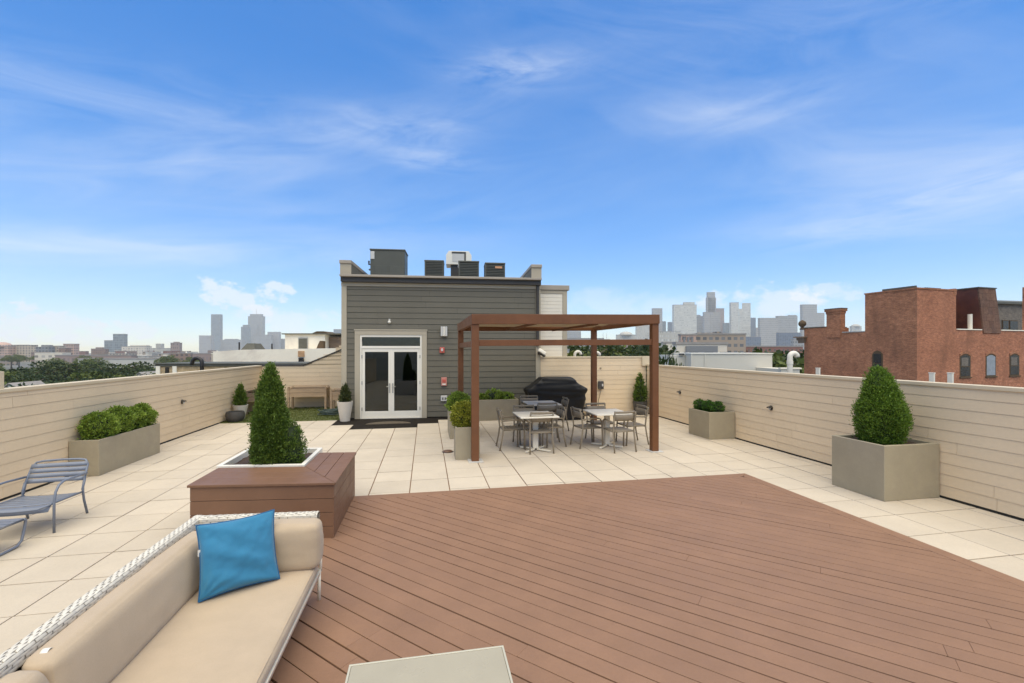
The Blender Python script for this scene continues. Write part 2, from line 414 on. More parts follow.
# dark rubber strip in front of the doors
tag(MB().prism([(-2.75,13.2),(-2.0,13.2),(-2.0,12.45),(-.24,12.45),(-.24,13.06),(.35,13.06),(.35,13.66),(3.5,13.66),(3.5,13.90),(-2.42,14.31),(-2.75,14.2)], -.011, -.003).build('rubber_mat', M['rubber']), 'dark rubber matting filling the stepped edge of the pavers before the glass doors', 'mat')
mt = MB(); pts = [(-1.05+.62*math.cos(a*PI/16), 13.15+.42*math.sin(a*PI/16)) for a in range(17)]
tag(mt.prism(pts, -.002, .012).build('doormat', M['coir']), 'half-round coir doormat lying on the black matting by the double doors', 'doormat')

# ------------------------------------------------------------------ deck: boards at 45 degrees inside a picture-frame border
def clip(poly, a, b, c):       # keep a*x+b*y<=c
    out = []
    for i in range(len(poly)):
        p, q = poly[i], poly[(i+1)%len(poly)]
        dp, dq = a*p[0]+b*p[1]-c, a*q[0]+b*q[1]-c
        if dp <= 0: out.append(p)
        if dp*dq < 0:
            t = dp/(dp-dq); out.append((p[0]+(q[0]-p[0])*t, p[1]+(q[1]-p[1])*t))
    return out
mb = MB(); BW = .138; GAP = .011
bx0, bx1, by0, by1 = DX0+.145, DX1-.145, DY0, DY1-.145
rnd = random.Random(4); r2 = math.sqrt(.5)
k = -80
while k < 120:
    s0, s1 = k*(BW+GAP)+rnd.uniform(-.002,.002), k*(BW+GAP)+BW+rnd.uniform(-.002,.005); k += 1        # s = (x+y)/sqrt2 across the boards, t = (x-y)/sqrt2... along
    t = -12 + rnd.random()*4.8
    while t < 14:
        L = 4.87; t0, t1 = t+.0004, t+L-.0004; t += L
        q = [((s0+t0)*r2,(s0-t0)*r2), ((s0+t1)*r2,(s0-t1)*r2), ((s1+t1)*r2,(s1-t1)*r2), ((s1+t0)*r2,(s1-t0)*r2)]
        for a,b,c in ((1,0,bx1-.003),(-1,0,-bx0-.003),(0,1,by1-.003),(0,-1,-by0)):
            q = clip(q,a,b,c)
            if len(q) < 3: break
        if len(q) < 3: continue
        ar = sum(q[i][0]*q[(i+1)%len(q)][1]-q[(i+1)%len(q)][0]*q[i][1] for i in range(len(q)))
        if abs(ar) < .004: continue
        if ar < 0: q = q[::-1]
        mb.prism(q, .0, .026 + rnd.uniform(-.001,.001))
mb.prism([(DX0,DY1),(bx0,by1),(bx1,by1),(DX1,DY1)], .0, .0265)
for y0, y1 in ((DY0,1.2),(1.203,4.9)): mb.box(bx1, DX1, y0, y1, .0, .0265)
mb.prism([(bx1,4.903),(DX1,4.903),(DX1,DY1-.003),(bx1,by1-.003)], .0, .0265)
mb.box(DX0, bx0, DY0, by1, .0, .0265)
struct(mb.build('deck_floor', M['deck'], bevel=.0035))
struct(MB().box(DX0+.01, DX1-.01, DY0, DY1-.01, -.01, .004).build('deck_underlay', M['deck_dark']))

# ------------------------------------------------------------------ parapet walls with lap boards
def lap(mb, p0, p1, z0, z1, step, nrm, seg=3.66, lap_d=.0065, gap=.004, seed=0, rake=None, rv=.0028):
    """lap boards on the line p0-p1; nrm = outward side; rake(s)->top height"""
    rnd = random.Random(seed)
    a, b = Vector((p0[0],p0[1],0)), Vector((p1[0],p1[1],0)); L = (b-a).length; d = (b-a)/L; n = Vector((nrm[0],nrm[1],0)).normalized()
    z = z0; c = 0
    while z < z1-.01:
        zt = min(z+step, z1); s = -rnd.random()*seg; zb = z; z = z+rv  # strip of backing left bare here draws the shade under the board
        while s < L:
            e = s+seg; s0, s1 = max(0,s)+gap/2, min(L,e)-gap/2; s = e
            if s1-s0 < .02: continue
            if rake:
                t0, t1 = min(zt, rake(s0)), min(zt, rake(s1))
                if t0 <= z+.005 and t1 <= z+.005: continue
                if t0 <= z+.005 or t1 <= z+.005 or abs(t0-t1) > .001:
                    # find the part of the board under the rake
                    N_ = 12; pts = []
                    lo = [s0+(s1-s0)*i/N_ for i in range(N_+1) if rake(s0+(s1-s0)*i/N_) > z+.004]
                    if len(lo) < 2: continue
                    s0, s1 = lo[0], lo[-1]; t0, t1 = min(zt,rake(s0)), min(zt,rake(s1))
            else: t0 = t1 = zt
            A, B = a+d*s0, a+d*s1
            o = n*lap_d
            vs = [A+o+Vector((0,0,z)), B+o+Vector((0,0,z)), B+n*.001+Vector((0,0,t1)), A+n*.001+Vector((0,0,t0)),
                  A-n*.004+Vector((0,0,z)), B-n*.004+Vector((0,0,z))]
            fl = d.cross(Vector((0,0,1))).dot(n) > 0
            fs = [(0,1,2,3),(4,5,1,0),(0,3,4),(1,5,2)]
            if not fl: fs = [f[::-1] for f in fs]
            mb.add(vs, fs)
        z = zb+step if zb+step < z1 else z1; c += 1
def parapet(name, label, p0, p1, h, nrm, th=.16, coping_w=.2, seed=0, h1=None, z_gap=.03):
    t = thing(name, label, 'wall')
    mb = MB(); lap(mb, p0, p1, z_gap, h-.05, .156, nrm, seed=seed); mb.build('siding', M['wall'], t)
    n = Vector((nrm[0],nrm[1])).normalized(); a, b = Vector(p0), Vector(p1)
    q = [a-n*.005, b-n*.005, b-n*th, a-n*th]
    mb = MB(); mb.prism([tuple(v) for v in q], 0, h-.05); mb.build('core', M['seam'], t)
    q = [a+n*.022, b+n*.022, b-n*(th+.02), a-n*(th+.02)]
    mb = MB(); mb.prism([tuple(v) for v in q], h-.05, h); mb.build('coping', M['wall_trim'], t, bevel=.004)
    q = [a+n*.004, b+n*.004, b-n*.004, a-n*.004]
    mb = MB(); mb.prism([tuple(v) for v in q], 0, z_gap-.002); mb.build('base_gap', M['dark_gap'], t)
    return t
wl = parapet('parapet_wall', 'long cream lap-board parapet along the left side of the terrace', (YW_L,-3), (YW_L,17.5), 1.555, (1,0), seed=1)
MB().box(YW_L-.16, YW_L-.02, 7.46, 7.54, 1.50, 1.80).build('post', M['wall_trim'], wl, bevel=.005)
parapet('parapet_wall', 'long cream lap-board parapet along the right side below the red brick building', (YW_R,-3), (YW_R,13.78), 1.63, (-1,0), seed=2)
wb = parapet('parapet_wall', 'cream lap-board wall behind the covered grill, taller than the right-hand parapet', (3.50,13.93), (7.21,13.85), 1.895, (0,-1), seed=3)
MB().box(7.05, 7.36, 13.785, 13.90, 1.58, 1.90).build('end_cap', M['wall_trim'], wb, bevel=.004)
# back-left wall rising in a rake towards the penthouse
t = thing('parapet_wall', 'cream lap-board wall behind the raised planting beds with a sloping top', 'wall')
def rake(s):  # s from u=-5.81
    return 1.56 if s < 1.42 else min(2.52, 1.56 + (s-1.42)*.60)
mb = MB(); lap(mb, (-5.81,17.5), (-2.2,17.5), .03, 2.45, .156, (0,-1), seed=5, rake=lambda s: rake(s)-.03); mb.build('siding', M['wall'], t)
mb = MB(); mb.prism_y([(-5.81,0),(-2.2,0),(-2.2,rake(3.61)-.04),(-4.39,1.52),(-5.81,1.52)], 17.505, 17.68); mb.build('core', M['seam'], t)
mb = MB()
mb.bar((-5.81,17.58,1.545),(-4.37,17.58,1.545),.22,.04); mb.bar((-4.39,17.58,1.548),(-2.2,17.58,rake(3.61)-.012),.22,.04); mb.build('coping', M['bronze'], t)

# ------------------------------------------------------------------ artificial grass
struct(MB().box(-5.8, -2.45, 14.18, 17.5, -.05, .004).build('lawn_base', mat('lawn_base', (.10,.115,.03,1), .95, .25, 3, .5, 80)))
rnd = random.Random(3); mb = MB()
for i in range(9000):
    x, y = rnd.uniform(-5.79,-2.5), rnd.uniform(14.17,17.48); q = rnd.random()*PI; h = rnd.uniform(.025,.05); w = .008
    dx, dy = math.cos(q)*w, math.sin(q)*w; lx, ly = rnd.gauss(0,.015), rnd.gauss(0,.015)
    mb.add([(x-dx,y-dy,.003),(x+dx,y+dy,.003),(x+lx,y+ly,h)], [(0,1,2)])
struct(mb.build('grass', M['grassblade']), 'stuff')

# ------------------------------------------------------------------ penthouse with the glass doors
PR = R(-4.0)
ph = thing('penthouse', 'grey lap-sided rooftop penthouse with white glass double doors', 'building', (-2.5,14.34,0), PR)
PW, PD, PZ = 6.09, 8.0, 4.27
def build_p(mb, name, m, **k): return mb.build(name, m, ph, **k)
mb = MB(); OX0, OX1, OZ = .50, 2.40, 2.58
mb.box(0,OX0,.012,.16,0,PZ); mb.box(OX1,PW,.012,.16,0,PZ); mb.box(OX0,OX1,.012,.16,OZ,PZ)
mb.box(.0,.16,.16,PD,0,PZ); mb.box(PW-.16,PW,.16,PD,0,PZ); mb.box(.16,PW-.16,PD-.16,PD,0,PZ); build_p(mb,'wall', M['siding_seam'])
mb = MB(); st = .1745
lap(mb, (.13,.0), (.37,.0), .02, 2.72, st, (0,-1), seed=11, lap_d=.012, rv=.009)
lap(mb, (2.53,.0), (PW-.13,.0), .02, 2.72, st, (0,-1), seed=12, lap_d=.012, rv=.009)
lap(mb, (.13,.0), (PW-.13,.0), 2.72-.0, 4.07, st, (0,-1), seed=13, seg=2.9, lap_d=.012, rv=.009)
build_p(mb,'siding', M['siding'])
mb = MB(); lap(mb, (-.002,PD), (-.002,.12), .02, 4.07, st, (-1,0), seed=14, lap_d=.012); build_p(mb,'siding', M['siding']); mb = MB(); lap(mb, (PW+.002,.12), (PW+.002,PD), .02, 4.07, st, (1,0), seed=15, lap_d=.012)
build_p(mb,'siding', M['siding'])
mb = MB(); mb.box(-.012,.13,-.022,.011,0,4.05); mb.box(-.022,-.0125,-.022,.12,0,4.05); build_p(mb,'corner_trim', M['trim'])
mb = MB(); mb.box(PW-.13,PW+.012,-.022,.011,0,4.05); mb.box(PW+.0125,PW+.022,-.022,.12,0,4.05); build_p(mb,'corner_trim', M['trim'])
build_p(MB().box(-.03,PW+.03,-.035,.011,4.052,4.16),'frieze', M['trim'], bevel=.004)
build_p(MB().box(-.012,PW+.012,-.16,.011,4.165,4.303),'fascia', M['bronze'])  # dark board holds the shade of the recess below the coping in its colour
build_p(MB().box(-.02,PW+.02,-.26,.30,4.305,4.37),'coping', M['coping'], bevel=.008)
for x0 in (-.02, PW-.30):
    s_ = build_p(MB().box(x0,x0+.32,-.16,PD,4.372,4.70),'side_parapet', M['siding'])
    mb = MB(); mb.box(x0+.0,x0+.322,-.185,-.162,4.372,4.70); build_p(mb,'parapet_end', M['trim'])
    build_p(MB().box(x0-.015,x0+.335,-.22,PD,4.702,4.80),'parapet_cap', M['coping'], bevel=.008)
build_p(MB().box(.0,PW,.30,PD,4.20,4.275),'roof', M['roofgrey'])
build_p(MB().tube([(PW-.08,-.06,4.16),(PW-.08,-.06,2.22)], .05, 8),'downspout', M['bronze'])
# interior
mb = MB(); mb.box(.17,PW-.17,.17,PD-.17,-.05,.01); build_p(mb,'floor', M['interior_floor'])
mb = MB(); mb.box(.17,PW-.17,4.0,4.1,.012,2.9); mb.box(.17,PW-.17,.17,PD-.17,2.9,2.95); mb.box(.165,.175,.17,4.0,.012,2.9); mb.box(3.6,3.7,.17,4.0,.012,2.9); build_p(mb,'inner_wall', M['interior'])
# casing
mb = MB(); mb.box(.37,.52,-.036,.02,0,2.56); mb.box(2.38,2.53,-.036,.02,0,2.56); mb.box(.37,2.53,-.036,.02,2.562,2.72); mb.box(.35,2.55,-.05,-.037,2.70,2.735)
build_p(mb,'door_casing', M['trim'], bevel=.004)
fr = MB(); fr.box(.522,.575,-.02,.12,.0,2.56); fr.box(2.325,2.378,-.02,.12,.0,2.56); fr.box(.576,2.324,-.02,.12,2.50,2.56); fr.box(.576,2.324,-.02,.12,2.15,2.225); fr.box(.576,2.324,-.03,.12,.0,.03)
fro = build_p(fr,'door_frame', M['white'], bevel=.004)
MB().box(.578,2.322,.05,.06,2.227,2.498).build('transom_pane', M['glass'], fro)
for sx in (0,1):
    x0 = .58 + sx*.872; x1 = x0+.87
    d = MB(); d.box(x0,x0+.085,.0,.05,.035,2.145); d.box(x1-.085,x1,.0,.05,.035,2.145); d.box(x0+.086,x1-.086,.0,.05,2.045,2.145); d.box(x0+.086,x1-.086,.0,.05,.035,.225)
    do = build_p(d,'door', M['white'], bevel=.004)
    MB().box(x0+.087,x1-.087,.02,.03,.226,2.044).build('pane', M['glass'], do)
    hx = x1-.045 if sx == 0 else x0+.045
    h = MB(); h.box(hx-.02,hx+.02,-.012,-.001,.78,1.08); h.tube([(hx,-.03,.98),(hx+(-.09 if sx==0 else .09),-.035,.98)], .011, 8); h.tube([(hx,0,.98),(hx,-.035,.98)], .012, 8)
    h.build('handle', M['steel'], do)
    hxx = x0 if sx == 0 else x1
    for z in (.3,1.1,1.9): MB().box(hxx-.014,hxx+.014,-.022,-.004,z-.05,z+.05).build('hinge', M['steel'], do)
def P2W(x,y,z):
    c,s = math.cos(PR), math.sin(PR); return (-2.5+x*c-y*s, 14.34+x*s+y*c, z)
# fixtures on the penthouse front
def fixture(name,label,cat,x,z): return thing(name,label,cat,P2W(x,-.014,z),PR)
t = fixture('dome_lamp','small white dome camera lamp above the glass doors','lamp',1.40,2.96)
mb = MB(); mb.lathe([(.05,-.0),(.05,.02),(.048,.04),(.035,.075),(.012,.09)],14); mb.M=None
o = mb.build('lamp_head', M['white'], t, smooth=True); o.rotation_euler = (R(90),0,0); MB().obox((0,-.005,.075),(.05,.012,.05)).build('bracket', M['ltgrey'], t)
t = fixture('wall_sconce','pale rectangular wall sconce on grey siding right of the doors','lamp',3.06,2.68)
MB().box(-.10,-.03,-.10,.0,-.15,.15).build('side_panel', M['ltgrey'], t, bevel=.01); MB().box(.03,.10,-.10,.0,-.15,.15).build('side_panel', M['ltgrey'], t, bevel=.01); MB().box(-.025,.025,-.12,.0,-.15,.15).build('lamp_shade', M['white'], t, bevel=.01)
t = fixture('fire_alarm','red fire strobe mounted on the siding under the sconce','alarm',3.0,2.10)
MB().box(-.075,.075,-.06,0,-.09,.09).build('housing', M['red'], t, bevel=.015); MB().box(-.03,.03,-.085,-.061,-.035,.05).build('lens', M['ltgrey'], t, bevel=.008)
t = fixture('pull_station','pale red fire pull box low on the siding above an outlet','alarm',3.06,1.12)
MB().box(-.085,.085,-.06,0,-.13,.13).build('housing', M['redpale'], t, bevel=.012); MB().box(-.05,.05,-.075,-.061,-.02,.07).build('lever', M['red'], t, bevel=.006); MB().box(-.05,.05,-.068,-.061,-.10,-.06).build('plate', M['white'], t)
t = fixture('outlet_box','white double outlet cover near the foot of the grey siding','outlet',3.06,.60)
MB().box(-.10,.10,-.05,0,-.085,.085).build('cover', M['ltgrey'], t, bevel=.01); MB().box(-.055,-.02,-.058,-.051,-.04,.03).build('socket', M['charcoal'], t); MB().box(.02,.055,-.058,-.051,-.04,.03).build('socket', M['charcoal'], t)
t = fixture('flood_light','small white and black floodlight on the right corner of the penthouse','lamp',PW-.02,2.02)
mb = MB(); mb.obox((.06,-.12,.02),(.26,.16,.12),0,R(-12),R(32)); mb.build('lamp_head', M['white'], t, bevel=.03); mb = MB(); mb.obox((.055,-.11,-.055),(.26,.15,.04),0,R(-12),R(32)); mb.build('visor', M['charcoal'], t, bevel=.01); MB().box(-.05,.05,-.04,0,-.06,.06).build('bracket', M['charcoal'], t)

# white-sided bulkhead to the right of the penthouse
bh = thing('stair_bulkhead', 'narrow white lap-sided bulkhead with tan trim right of the grey penthouse', 'building', (3.62,14.18,0), R(-4))
MB().box(0,.92,.02,3,0,4.05).build('wall', M['seam'], bh)
mb = MB(); lap(mb,(.0,0),(.78,0),.02,3.95,.115,(0,-1),seed=21); mb.build('siding', M['white_siding'], bh)
mb = MB(); lap(mb,(.925,0.1),(.925,3),.02,4.0,.115,(1,0),seed=22); mb.build('siding', M['white_siding'], bh)
mb = MB(); mb.box(.785,.93,-.02,.02,0,3.95); mb.box(-.0,.93,-.02,.02,3.952,4.06); mb.build('trim', M['trim'], bh)
MB().box(-.03,1.0,-.06,3,4.062,4.22).build('cap', M['coping'], bh, bevel=.01)

# rooftop units
def rooftop(name,label,cat,x,y): return thing(name,label,cat,P2W(x,y,4.276),PR)
t = rooftop('air_handler','tall dark grey air handler, the largest unit on the penthouse roof','roof unit',1.12,1.9)
MB().box(-.57,.57,-.45,.45,.08,1.20).build('cabinet', M['acgreen'], t, bevel=.012); MB().box(-.59,.59,-.47,.47,1.202,1.25).build('lid', M['acgreen'], t, bevel=.01); MB().box(-.57,.57,-.42,.42,0,.078).build('base', M['acdark'], t)
MB().box(-.42,-.02,-.462,-.451,.22,.68).build('access_panel', M['acgreen'], t, bevel=.006); MB().box(.06,.56,-.462,-.451,.22,.68).build('access_panel', M['acgreen'], t, bevel=.006)
MB().box(-.56,-.43,-.475,-.452,.90,1.16).build('control_box', M['ltgrey'], t, bevel=.008)
MB().tube([(-.60,0,.8),(-.70,0,.8),(-.70,0,.92)], .03, 8).build('pipe', M['charcoal'], t); MB().tube([(-.60,-.1,.6),(-.68,-.1,.6)],.03,8).build('pipe', M['charcoal'], t); MB().tube([(-.60,-.1,.2),(-.66,-.1,.2)],.03,8).build('pipe', M['charcoal'], t)
def condenser(label,x,y,w,h,badge=None):
    t = rooftop('condenser',label,'roof unit',x,y); w/=2
    MB().box(-w+.03,w-.03,-w+.03,w-.03,.05,h-.06).build('coil', M['acdark'], t)
    mb = MB(); n = int((h-.1)/.055)
    for i in range(n): z = .07+i*.055; mb.box(-w+.04,w-.04,-w,-w+.028,z,z+.026); mb.box(-w,-w+.028,-w+.04,w-.04,z,z+.026); mb.box(w-.028,w,-w+.04,w-.04,z,z+.026)
    mb.build('louvre', M['acgreen'], t)
    for sx in (-1,1):
        for sy in (-1,1): MB().box(min(sx*w,sx*(w-.04)),max(sx*w,sx*(w-.04)),min(sy*w,sy*(w-.04)),max(sy*w,sy*(w-.04)),.0,h-.06).build('corner_post', M['acgreen'], t)
    MB().box(-w-.01,w+.01,-w-.01,w+.01,h-.058,h).build('lid', M['acgreen'], t, bevel=.015)
    MB().box(-w,w,-w,w,0,.048).build('base', M['acdark'], t)
    if badge: MB().box(.0,.24,-w-.018,-w-.001,h-.2,h-.13).build('badge', M['orange'], t)
    return t
condenser('louvred dark condenser between the tall air handler and the white hood',2.66,2.1,.66,.98)
condenser('louvred dark condenser just right of the white exhaust hood',3.86,1.7,.70,.90)
condenser('louvred dark condenser with a small orange badge, rightmost on the roof',4.76,1.6,.69,.84,True)
t = rooftop('exhaust_hood','white exhaust fan hood standing tallest behind two condensers','roof unit',3.52,3.0)
MB().box(-.30,.30,-.30,.30,0,.98).build('curb', M['bronze'], t)
mb = MB(); mb.prism_y([(-.47,1.0),(.47,1.0),(.47,1.35),(.37,1.5),(-.37,1.5),(-.47,1.35)], -.4,.4); mb.build('hood', M['white'], t, bevel=.012)
MB().box(-.24,.24,-.412,-.401,1.10,1.46).build('mesh_screen', M['ltgrey'], t)
mb=MB(); mb.box(-.26,.26,-.416,-.413,1.40,1.47); mb.box(.2,.26,-.416,-.413,1.08,1.399); mb.build('recess', M['charcoal'], t)  # flat charcoal strips, shade of a recess put in as colour
mb = MB(); mb.tube([(.12,-.7,0),(.12,-.7,.72)], .035, 8); mb.lathe([(.09,.70),(.11,.76),(.09,.86),(.03,.89)],12,(.12,-.7,0)); tag(mb.build('vent_pipe', M['ltgrey'], None, smooth=True, loc=P2W(3.42,2.4,4.276)), 'short pale vent pipe with a round cap between roof condensers', 'vent')
tag(MB().tube([(0,0,0),(0,0,.36)], .045, 8).build('vent_pipe', M['charcoal'], None, loc=P2W(2.12,1.6,4.276)), 'thin dark vent stub on the roof beside the air handler', 'vent')

# ------------------------------------------------------------------ pergola
pg = thing('pergola', 'reddish-brown timber pergola with a cloth canopy over the dining tables', 'pergola', (0.91,8.46,0))
FL, FR_, BL, BR = (0,0), (3.75,.14), (-.02,3.32), (3.77,3.60)
TFL, TFR, TBL, TBR = 2.775, 2.835, 2.79, 2.84
for (x,y),tz in ((FL,TFL),(FR_,TFR),(BL,TBL),(BR,TBR)):
    p = MB().box(x-.07,x+.07,y-.07,y+.07,.012,tz-.19).build('post', M['cedar'], pg, bevel=.006)
    bp = MB(); bp.box(x-.13,x+.15,y-.14,y+.14,.001,.011); bp.build('base_plate', M['ltgrey'], p, bevel=.003)
def beam(a,b,za,zb,ex=.0): return MB().bar((a[0],a[1],za-.095),(b[0],b[1],zb-.095),.09,.19).build('beam', M['cedar'], pg, bevel=.006)
beam((FL[0]-.075,FL[1]-.05),(FR_[0]+.075,FR_[1]-.05),TFL,TFR); beam((BL[0]-.075,BL[1]+.05),(BR[0]+.075,BR[1]+.05),TBL,TBR)
beam((FL[0]-.03,FL[1]-.004),(BL[0]-.03,BL[1]+.004),TFL-.002,TBL-.002); beam((FR_[0]+.03,FR_[1]-.004),(BR[0]+.03,BR[1]+.004),TFR-.002,TBR-.002)
MB().bar((.071,0,2.235),(3.679,.14,2.265),.09,.115).build('rail', M['cedar'], pg, bevel=.005)
MB().bar((0,.071,2.22),(-.02,3.249,2.22),.07,.115).build('rail', M['cedar'], pg, bevel=.005)
for f in (.32,.66):
    MB().bar((FL[0]+3.75*f,.06,2.625),(BL[0]+3.77*f,3.3,2.635),.035,.05).build('rafter', M['cedar'], pg)
def cano(s,t):
    x = .05+3.65*s; y = .08 + .14*s + 3.3*t
    sag = .035*abs(math.sin(PI*(t+.12*s)*4)) + .008*math.sin(9*s+5*t)
    return (x, y, 2.715+.05*s - sag + .02*t)
MB().grid(cano, 24, 64).build('canopy', M['canopy'], pg, smooth=True).modifiers.new('thick','SOLIDIFY').thickness = .006

# ------------------------------------------------------------------ dining set
def make_table(label, loc):
    t = thing('dining_table', label, 'table', loc, 0, 'white pedestal tables under the pergola')
    MB().box(-.40,.40,-.43,.43,.732,.758).build('tabletop', M['tabletop'], t, bevel=.006)
    MB().box(-.055,.055,-.045,.045,.05,.715).build('column', M['powder'], t, bevel=.008)
    MB().box(-.18,.18,-.18,.18,.716,.731).build('top_plate', M['powder'], t)
    mb = MB()
    for k in range(4): a = R(45+90*k); mb.bar((.05*math.cos(a),.05*math.sin(a),.036),(.36*math.cos(a),.36*math.sin(a),.026),.05,.03)
    mb.build('foot', M['powder'], t, bevel=.005)
    return t
make_table('white square pedestal table nearest the front left pergola post', (2.25,9.14,0))
make_table('white square pedestal table at the back in front of the grill', (2.90,11.10,0))
make_table('white square pedestal table on the right side under the pergola', (3.88,9.22,0))
def make_chair():
    t = thing('dining_chair','', 'chair', (0,0,0), 0, 'taupe metal armchairs around the pergola tables')
    mb = MB()
    def seat(s,q):
        x = (s-.5)*.46; y = -.21+.45*q
        return (x, y, .435 - .012*math.cos((s-.5)*PI) - .018*max(0,q-.8)*5*.3)
    n = 7
    for i in range(n):
        y0 = -.21+i*.45/n; y1 = y0+.45/n-.010
        mb.box(-.225,.225,y0,y1,.418,.440)
    mb.build('seat', M['taupe'], t, bevel=.004)
    mb = MB(); mb.tube([(-.225,-.21,.42),(.225,-.21,.42),(.225,.23,.42),(-.225,.23,.42),(-.225,-.21,.42)], .016, 6); mb.build('seat_frame', M['taupe'], t, smooth=True)
    for s in (-1,1):
        MB().tube([(s*.245,-.29,0),(s*.24,-.24,.25),(s*.235,-.215,.43),(s*.235,-.235,.60),(s*.235,-.28,.80),(s*.232,-.285,.83)], .017, 8).build('leg', M['taupe'], t, smooth=True)
        MB().tube([(s*.25,.25,0),(s*.25,.23,.40),(s*.25,.215,.56),(s*.25,.19,.615),(s*.25,.14,.635),(s*.245,-.05,.63),(s*.238,-.235,.615)], .017, 8).build('armrest', M['taupe'], t, smooth=True)
    def slat(z0,z1,y0,y1):
        m_ = MB()
        def fn(s,q): x = (s-.5)*.47; z = z0+(z1-z0)*q; return (x, y0+(y1-y0)*q - .035*math.cos((s-.5)*PI), z)
        m_.grid(fn, 10, 2); o = m_.build('back_slat', M['taupe'], t, smooth=True); sm = o.modifiers.new('thick','SOLIDIFY'); sm.thickness = .02; sm.offset = 0
    slat(.800,.846,-.250,-.256); slat(.645,.772,-.212,-.240)
    return t
c0 = make_chair()
chairs = [  # x, y, facing (rotation about z: 0 faces +y)
 (2.30,9.06-.0,0,'taupe armchair with its back to the deck at the front left table'),
 (1.80,9.46,R(-90),'taupe armchair on the left side of the front left table, seen side on'),
 (2.70,9.58,R(90),'taupe armchair on the right side of the front left table'),
 (2.20,9.76,R(180),'taupe armchair on the far side of the front left table'),
 (2.84,10.60,0,'taupe armchair on the near side of the back table'),
 (3.36,11.40,R(88),'taupe armchair on the right side of the back table against the black grill'),
 (2.80,11.82,R(180),'taupe armchair on the far side of the back table against the long planter'),
 (3.99,8.86,R(4),'taupe armchair with its back to the deck at the right-hand table'),
 (3.47,9.34,R(-84),'taupe armchair on the left side of the right-hand table'),
 (4.56,9.44,R(92),'taupe armchair on the right side of the right-hand table by the post'),
 (3.97,9.84,R(180),'taupe armchair on the far side of the right-hand table before the wall outlet')]
for i,(x,y,a,l) in enumerate(chairs):
    if i == 0: c0.location = (x,y,0); c0.rotation_euler.z = a; c0['label'] = l
    else: dup(c0, (x,y,0), a, l)

# ------------------------------------------------------------------ covered grill
gr = thing('covered_grill', 'large barbecue grill under a fitted black cover against the cream wall', 'grill', (3.87,13.18,0), R(-2))
prof = [(.02,1.68,.66),(.25,1.70,.68),(.55,1.72,.70),(.78,1.78,.72),(.88,1.86,.76),(.93,1.84,.76),(1.02,1.58,.72),(1.12,1.30,.66),(1.22,1.04,.56),(1.265,.96,.50),(1.285,.88,.42)]
def cov(s,q):
    f = q*(len(prof)-1); i = min(int(f),len(prof)-2); f -= i
    z,w,d = [prof[i][k]*(1-f)+prof[i+1][k]*f for k in range(3)]
    a = s*2*PI; ca, sa = math.cos(a), math.sin(a); e = .22
    x = math.copysign(abs(ca)**e, ca)*w/2; y = math.copysign(abs(sa)**e, sa)*d/2
    fold = .03*noise.noise(Vector((x*5,y*5,z*1.3)))*(1-q*.4) + .045*noise.noise(Vector((x*2.0,y*3,z*7+3))) + .018*noise.noise(Vector((x*7+z*5,y*6,z*9)))
    if z < .8: fold += .02*math.sin(x*17+3*math.sin(z*3))*(1-z)
    n = Vector((ca, sa*1.2, 0)).normalized()
    return (x+n.x*fold, y+n.y*fold, z + .012*noise.noise(Vector((x*3,y*3,5))))
mb = MB(); mb.grid(cov, 120, 50); n0 = 50*121; mb.f.append(tuple(range(n0, n0+120)))
cv_ = mb.build('cover', M['cover'], gr, smooth=True)
mb = MB()
for sx in (-.7,.7):
    for sy in (-.25,.25): mb.lathe([(.03,0),(.035,.03),(.03,.07)],10,(sx,sy,0))
mb.build('caster', M['charcoal'], gr)
t = thing('gas_pipe', 'beige gas pipe standing on the paving right of the covered grill', 'pipe', (4.97,13.55,0))
MB().tube([(0,0,0),(0,0,.72),(.0,.06,.80),(0,.3,.80)], .03, 8).build('riser', M['wall_trim'], t, smooth=True); MB().box(-.05,.05,-.05,.05,.20,.30).build('valve', M['charcoal'], t, bevel=.01)
t = thing('wall_outlet', 'black covered outlet with a hanging cord on the cream wall right of the grill', 'outlet', (5.60,13.86,.95))
MB().box(-.09,.09,-.10,0,-.12,.14).build('cover', M['charcoal'], t, bevel=.02); MB().box(.01,.06,-.125,-.101,-.03,.05).build('plug', M['ltgrey'], t, bevel=.006); MB().tube([(.0,-.06,-.12),(-.03,-.05,-.3),(-.08,-.04,-.5),(-.09,-.05,-.93)], .012, 6).build('cord', M['taupe'], t, smooth=True)
tag(MB().obox((0,0,0),(.05,.05,.05)).build('junction_cap', M['trim'], None, bevel=.01, loc=(5.62,13.855,1.52)), 'tiny bronze cap high on the cream wall behind the grill', 'fitting')
def steplight(label,loc,rz):
    t = thing('step_light', label, 'lamp', loc, rz, 'bronze step lights on the parapets'); t.scale = (.72,.72,.72)
    mb = MB(); mb.lathe([(.075,0),(.075,.012),(.06,.018)],16); o = mb.build('back_plate', M['bronze'], t, smooth=False); o.rotation_euler = (R(90),0,0)
    def hood(s,q): a = PI*s; r = .075*(1-.35*q); return (r*math.cos(a), -.015-.10*q, r*math.sin(a)*.9+.0)
    h = MB(); h.grid(hood,12,5); o = h.build('lamp_shade', M['bronze'], t, smooth=True); o.modifiers.new('thick','SOLIDIFY').thickness = .006
    MB().lathe([(.03,-.06),(.03,.0),(.01,.01)],10).build('bulb', M['ltgrey'], t).location = (0,-.045,.02)
steplight('bronze hooded step light on the left parapet', (-5.797,12.15,.85), R(90))
steplight('bronze hooded step light on the right parapet nearer the pergola', (7.197,11.79,.88), R(-90))
steplight('bronze hooded step light on the right parapet nearer the big square planter', (7.197,8.31,.87), R(-90))
t = thing('roof_drain', 'small brown drain cap on the pavers beside the front left planter cube', 'drain', (.44,9.33,0))
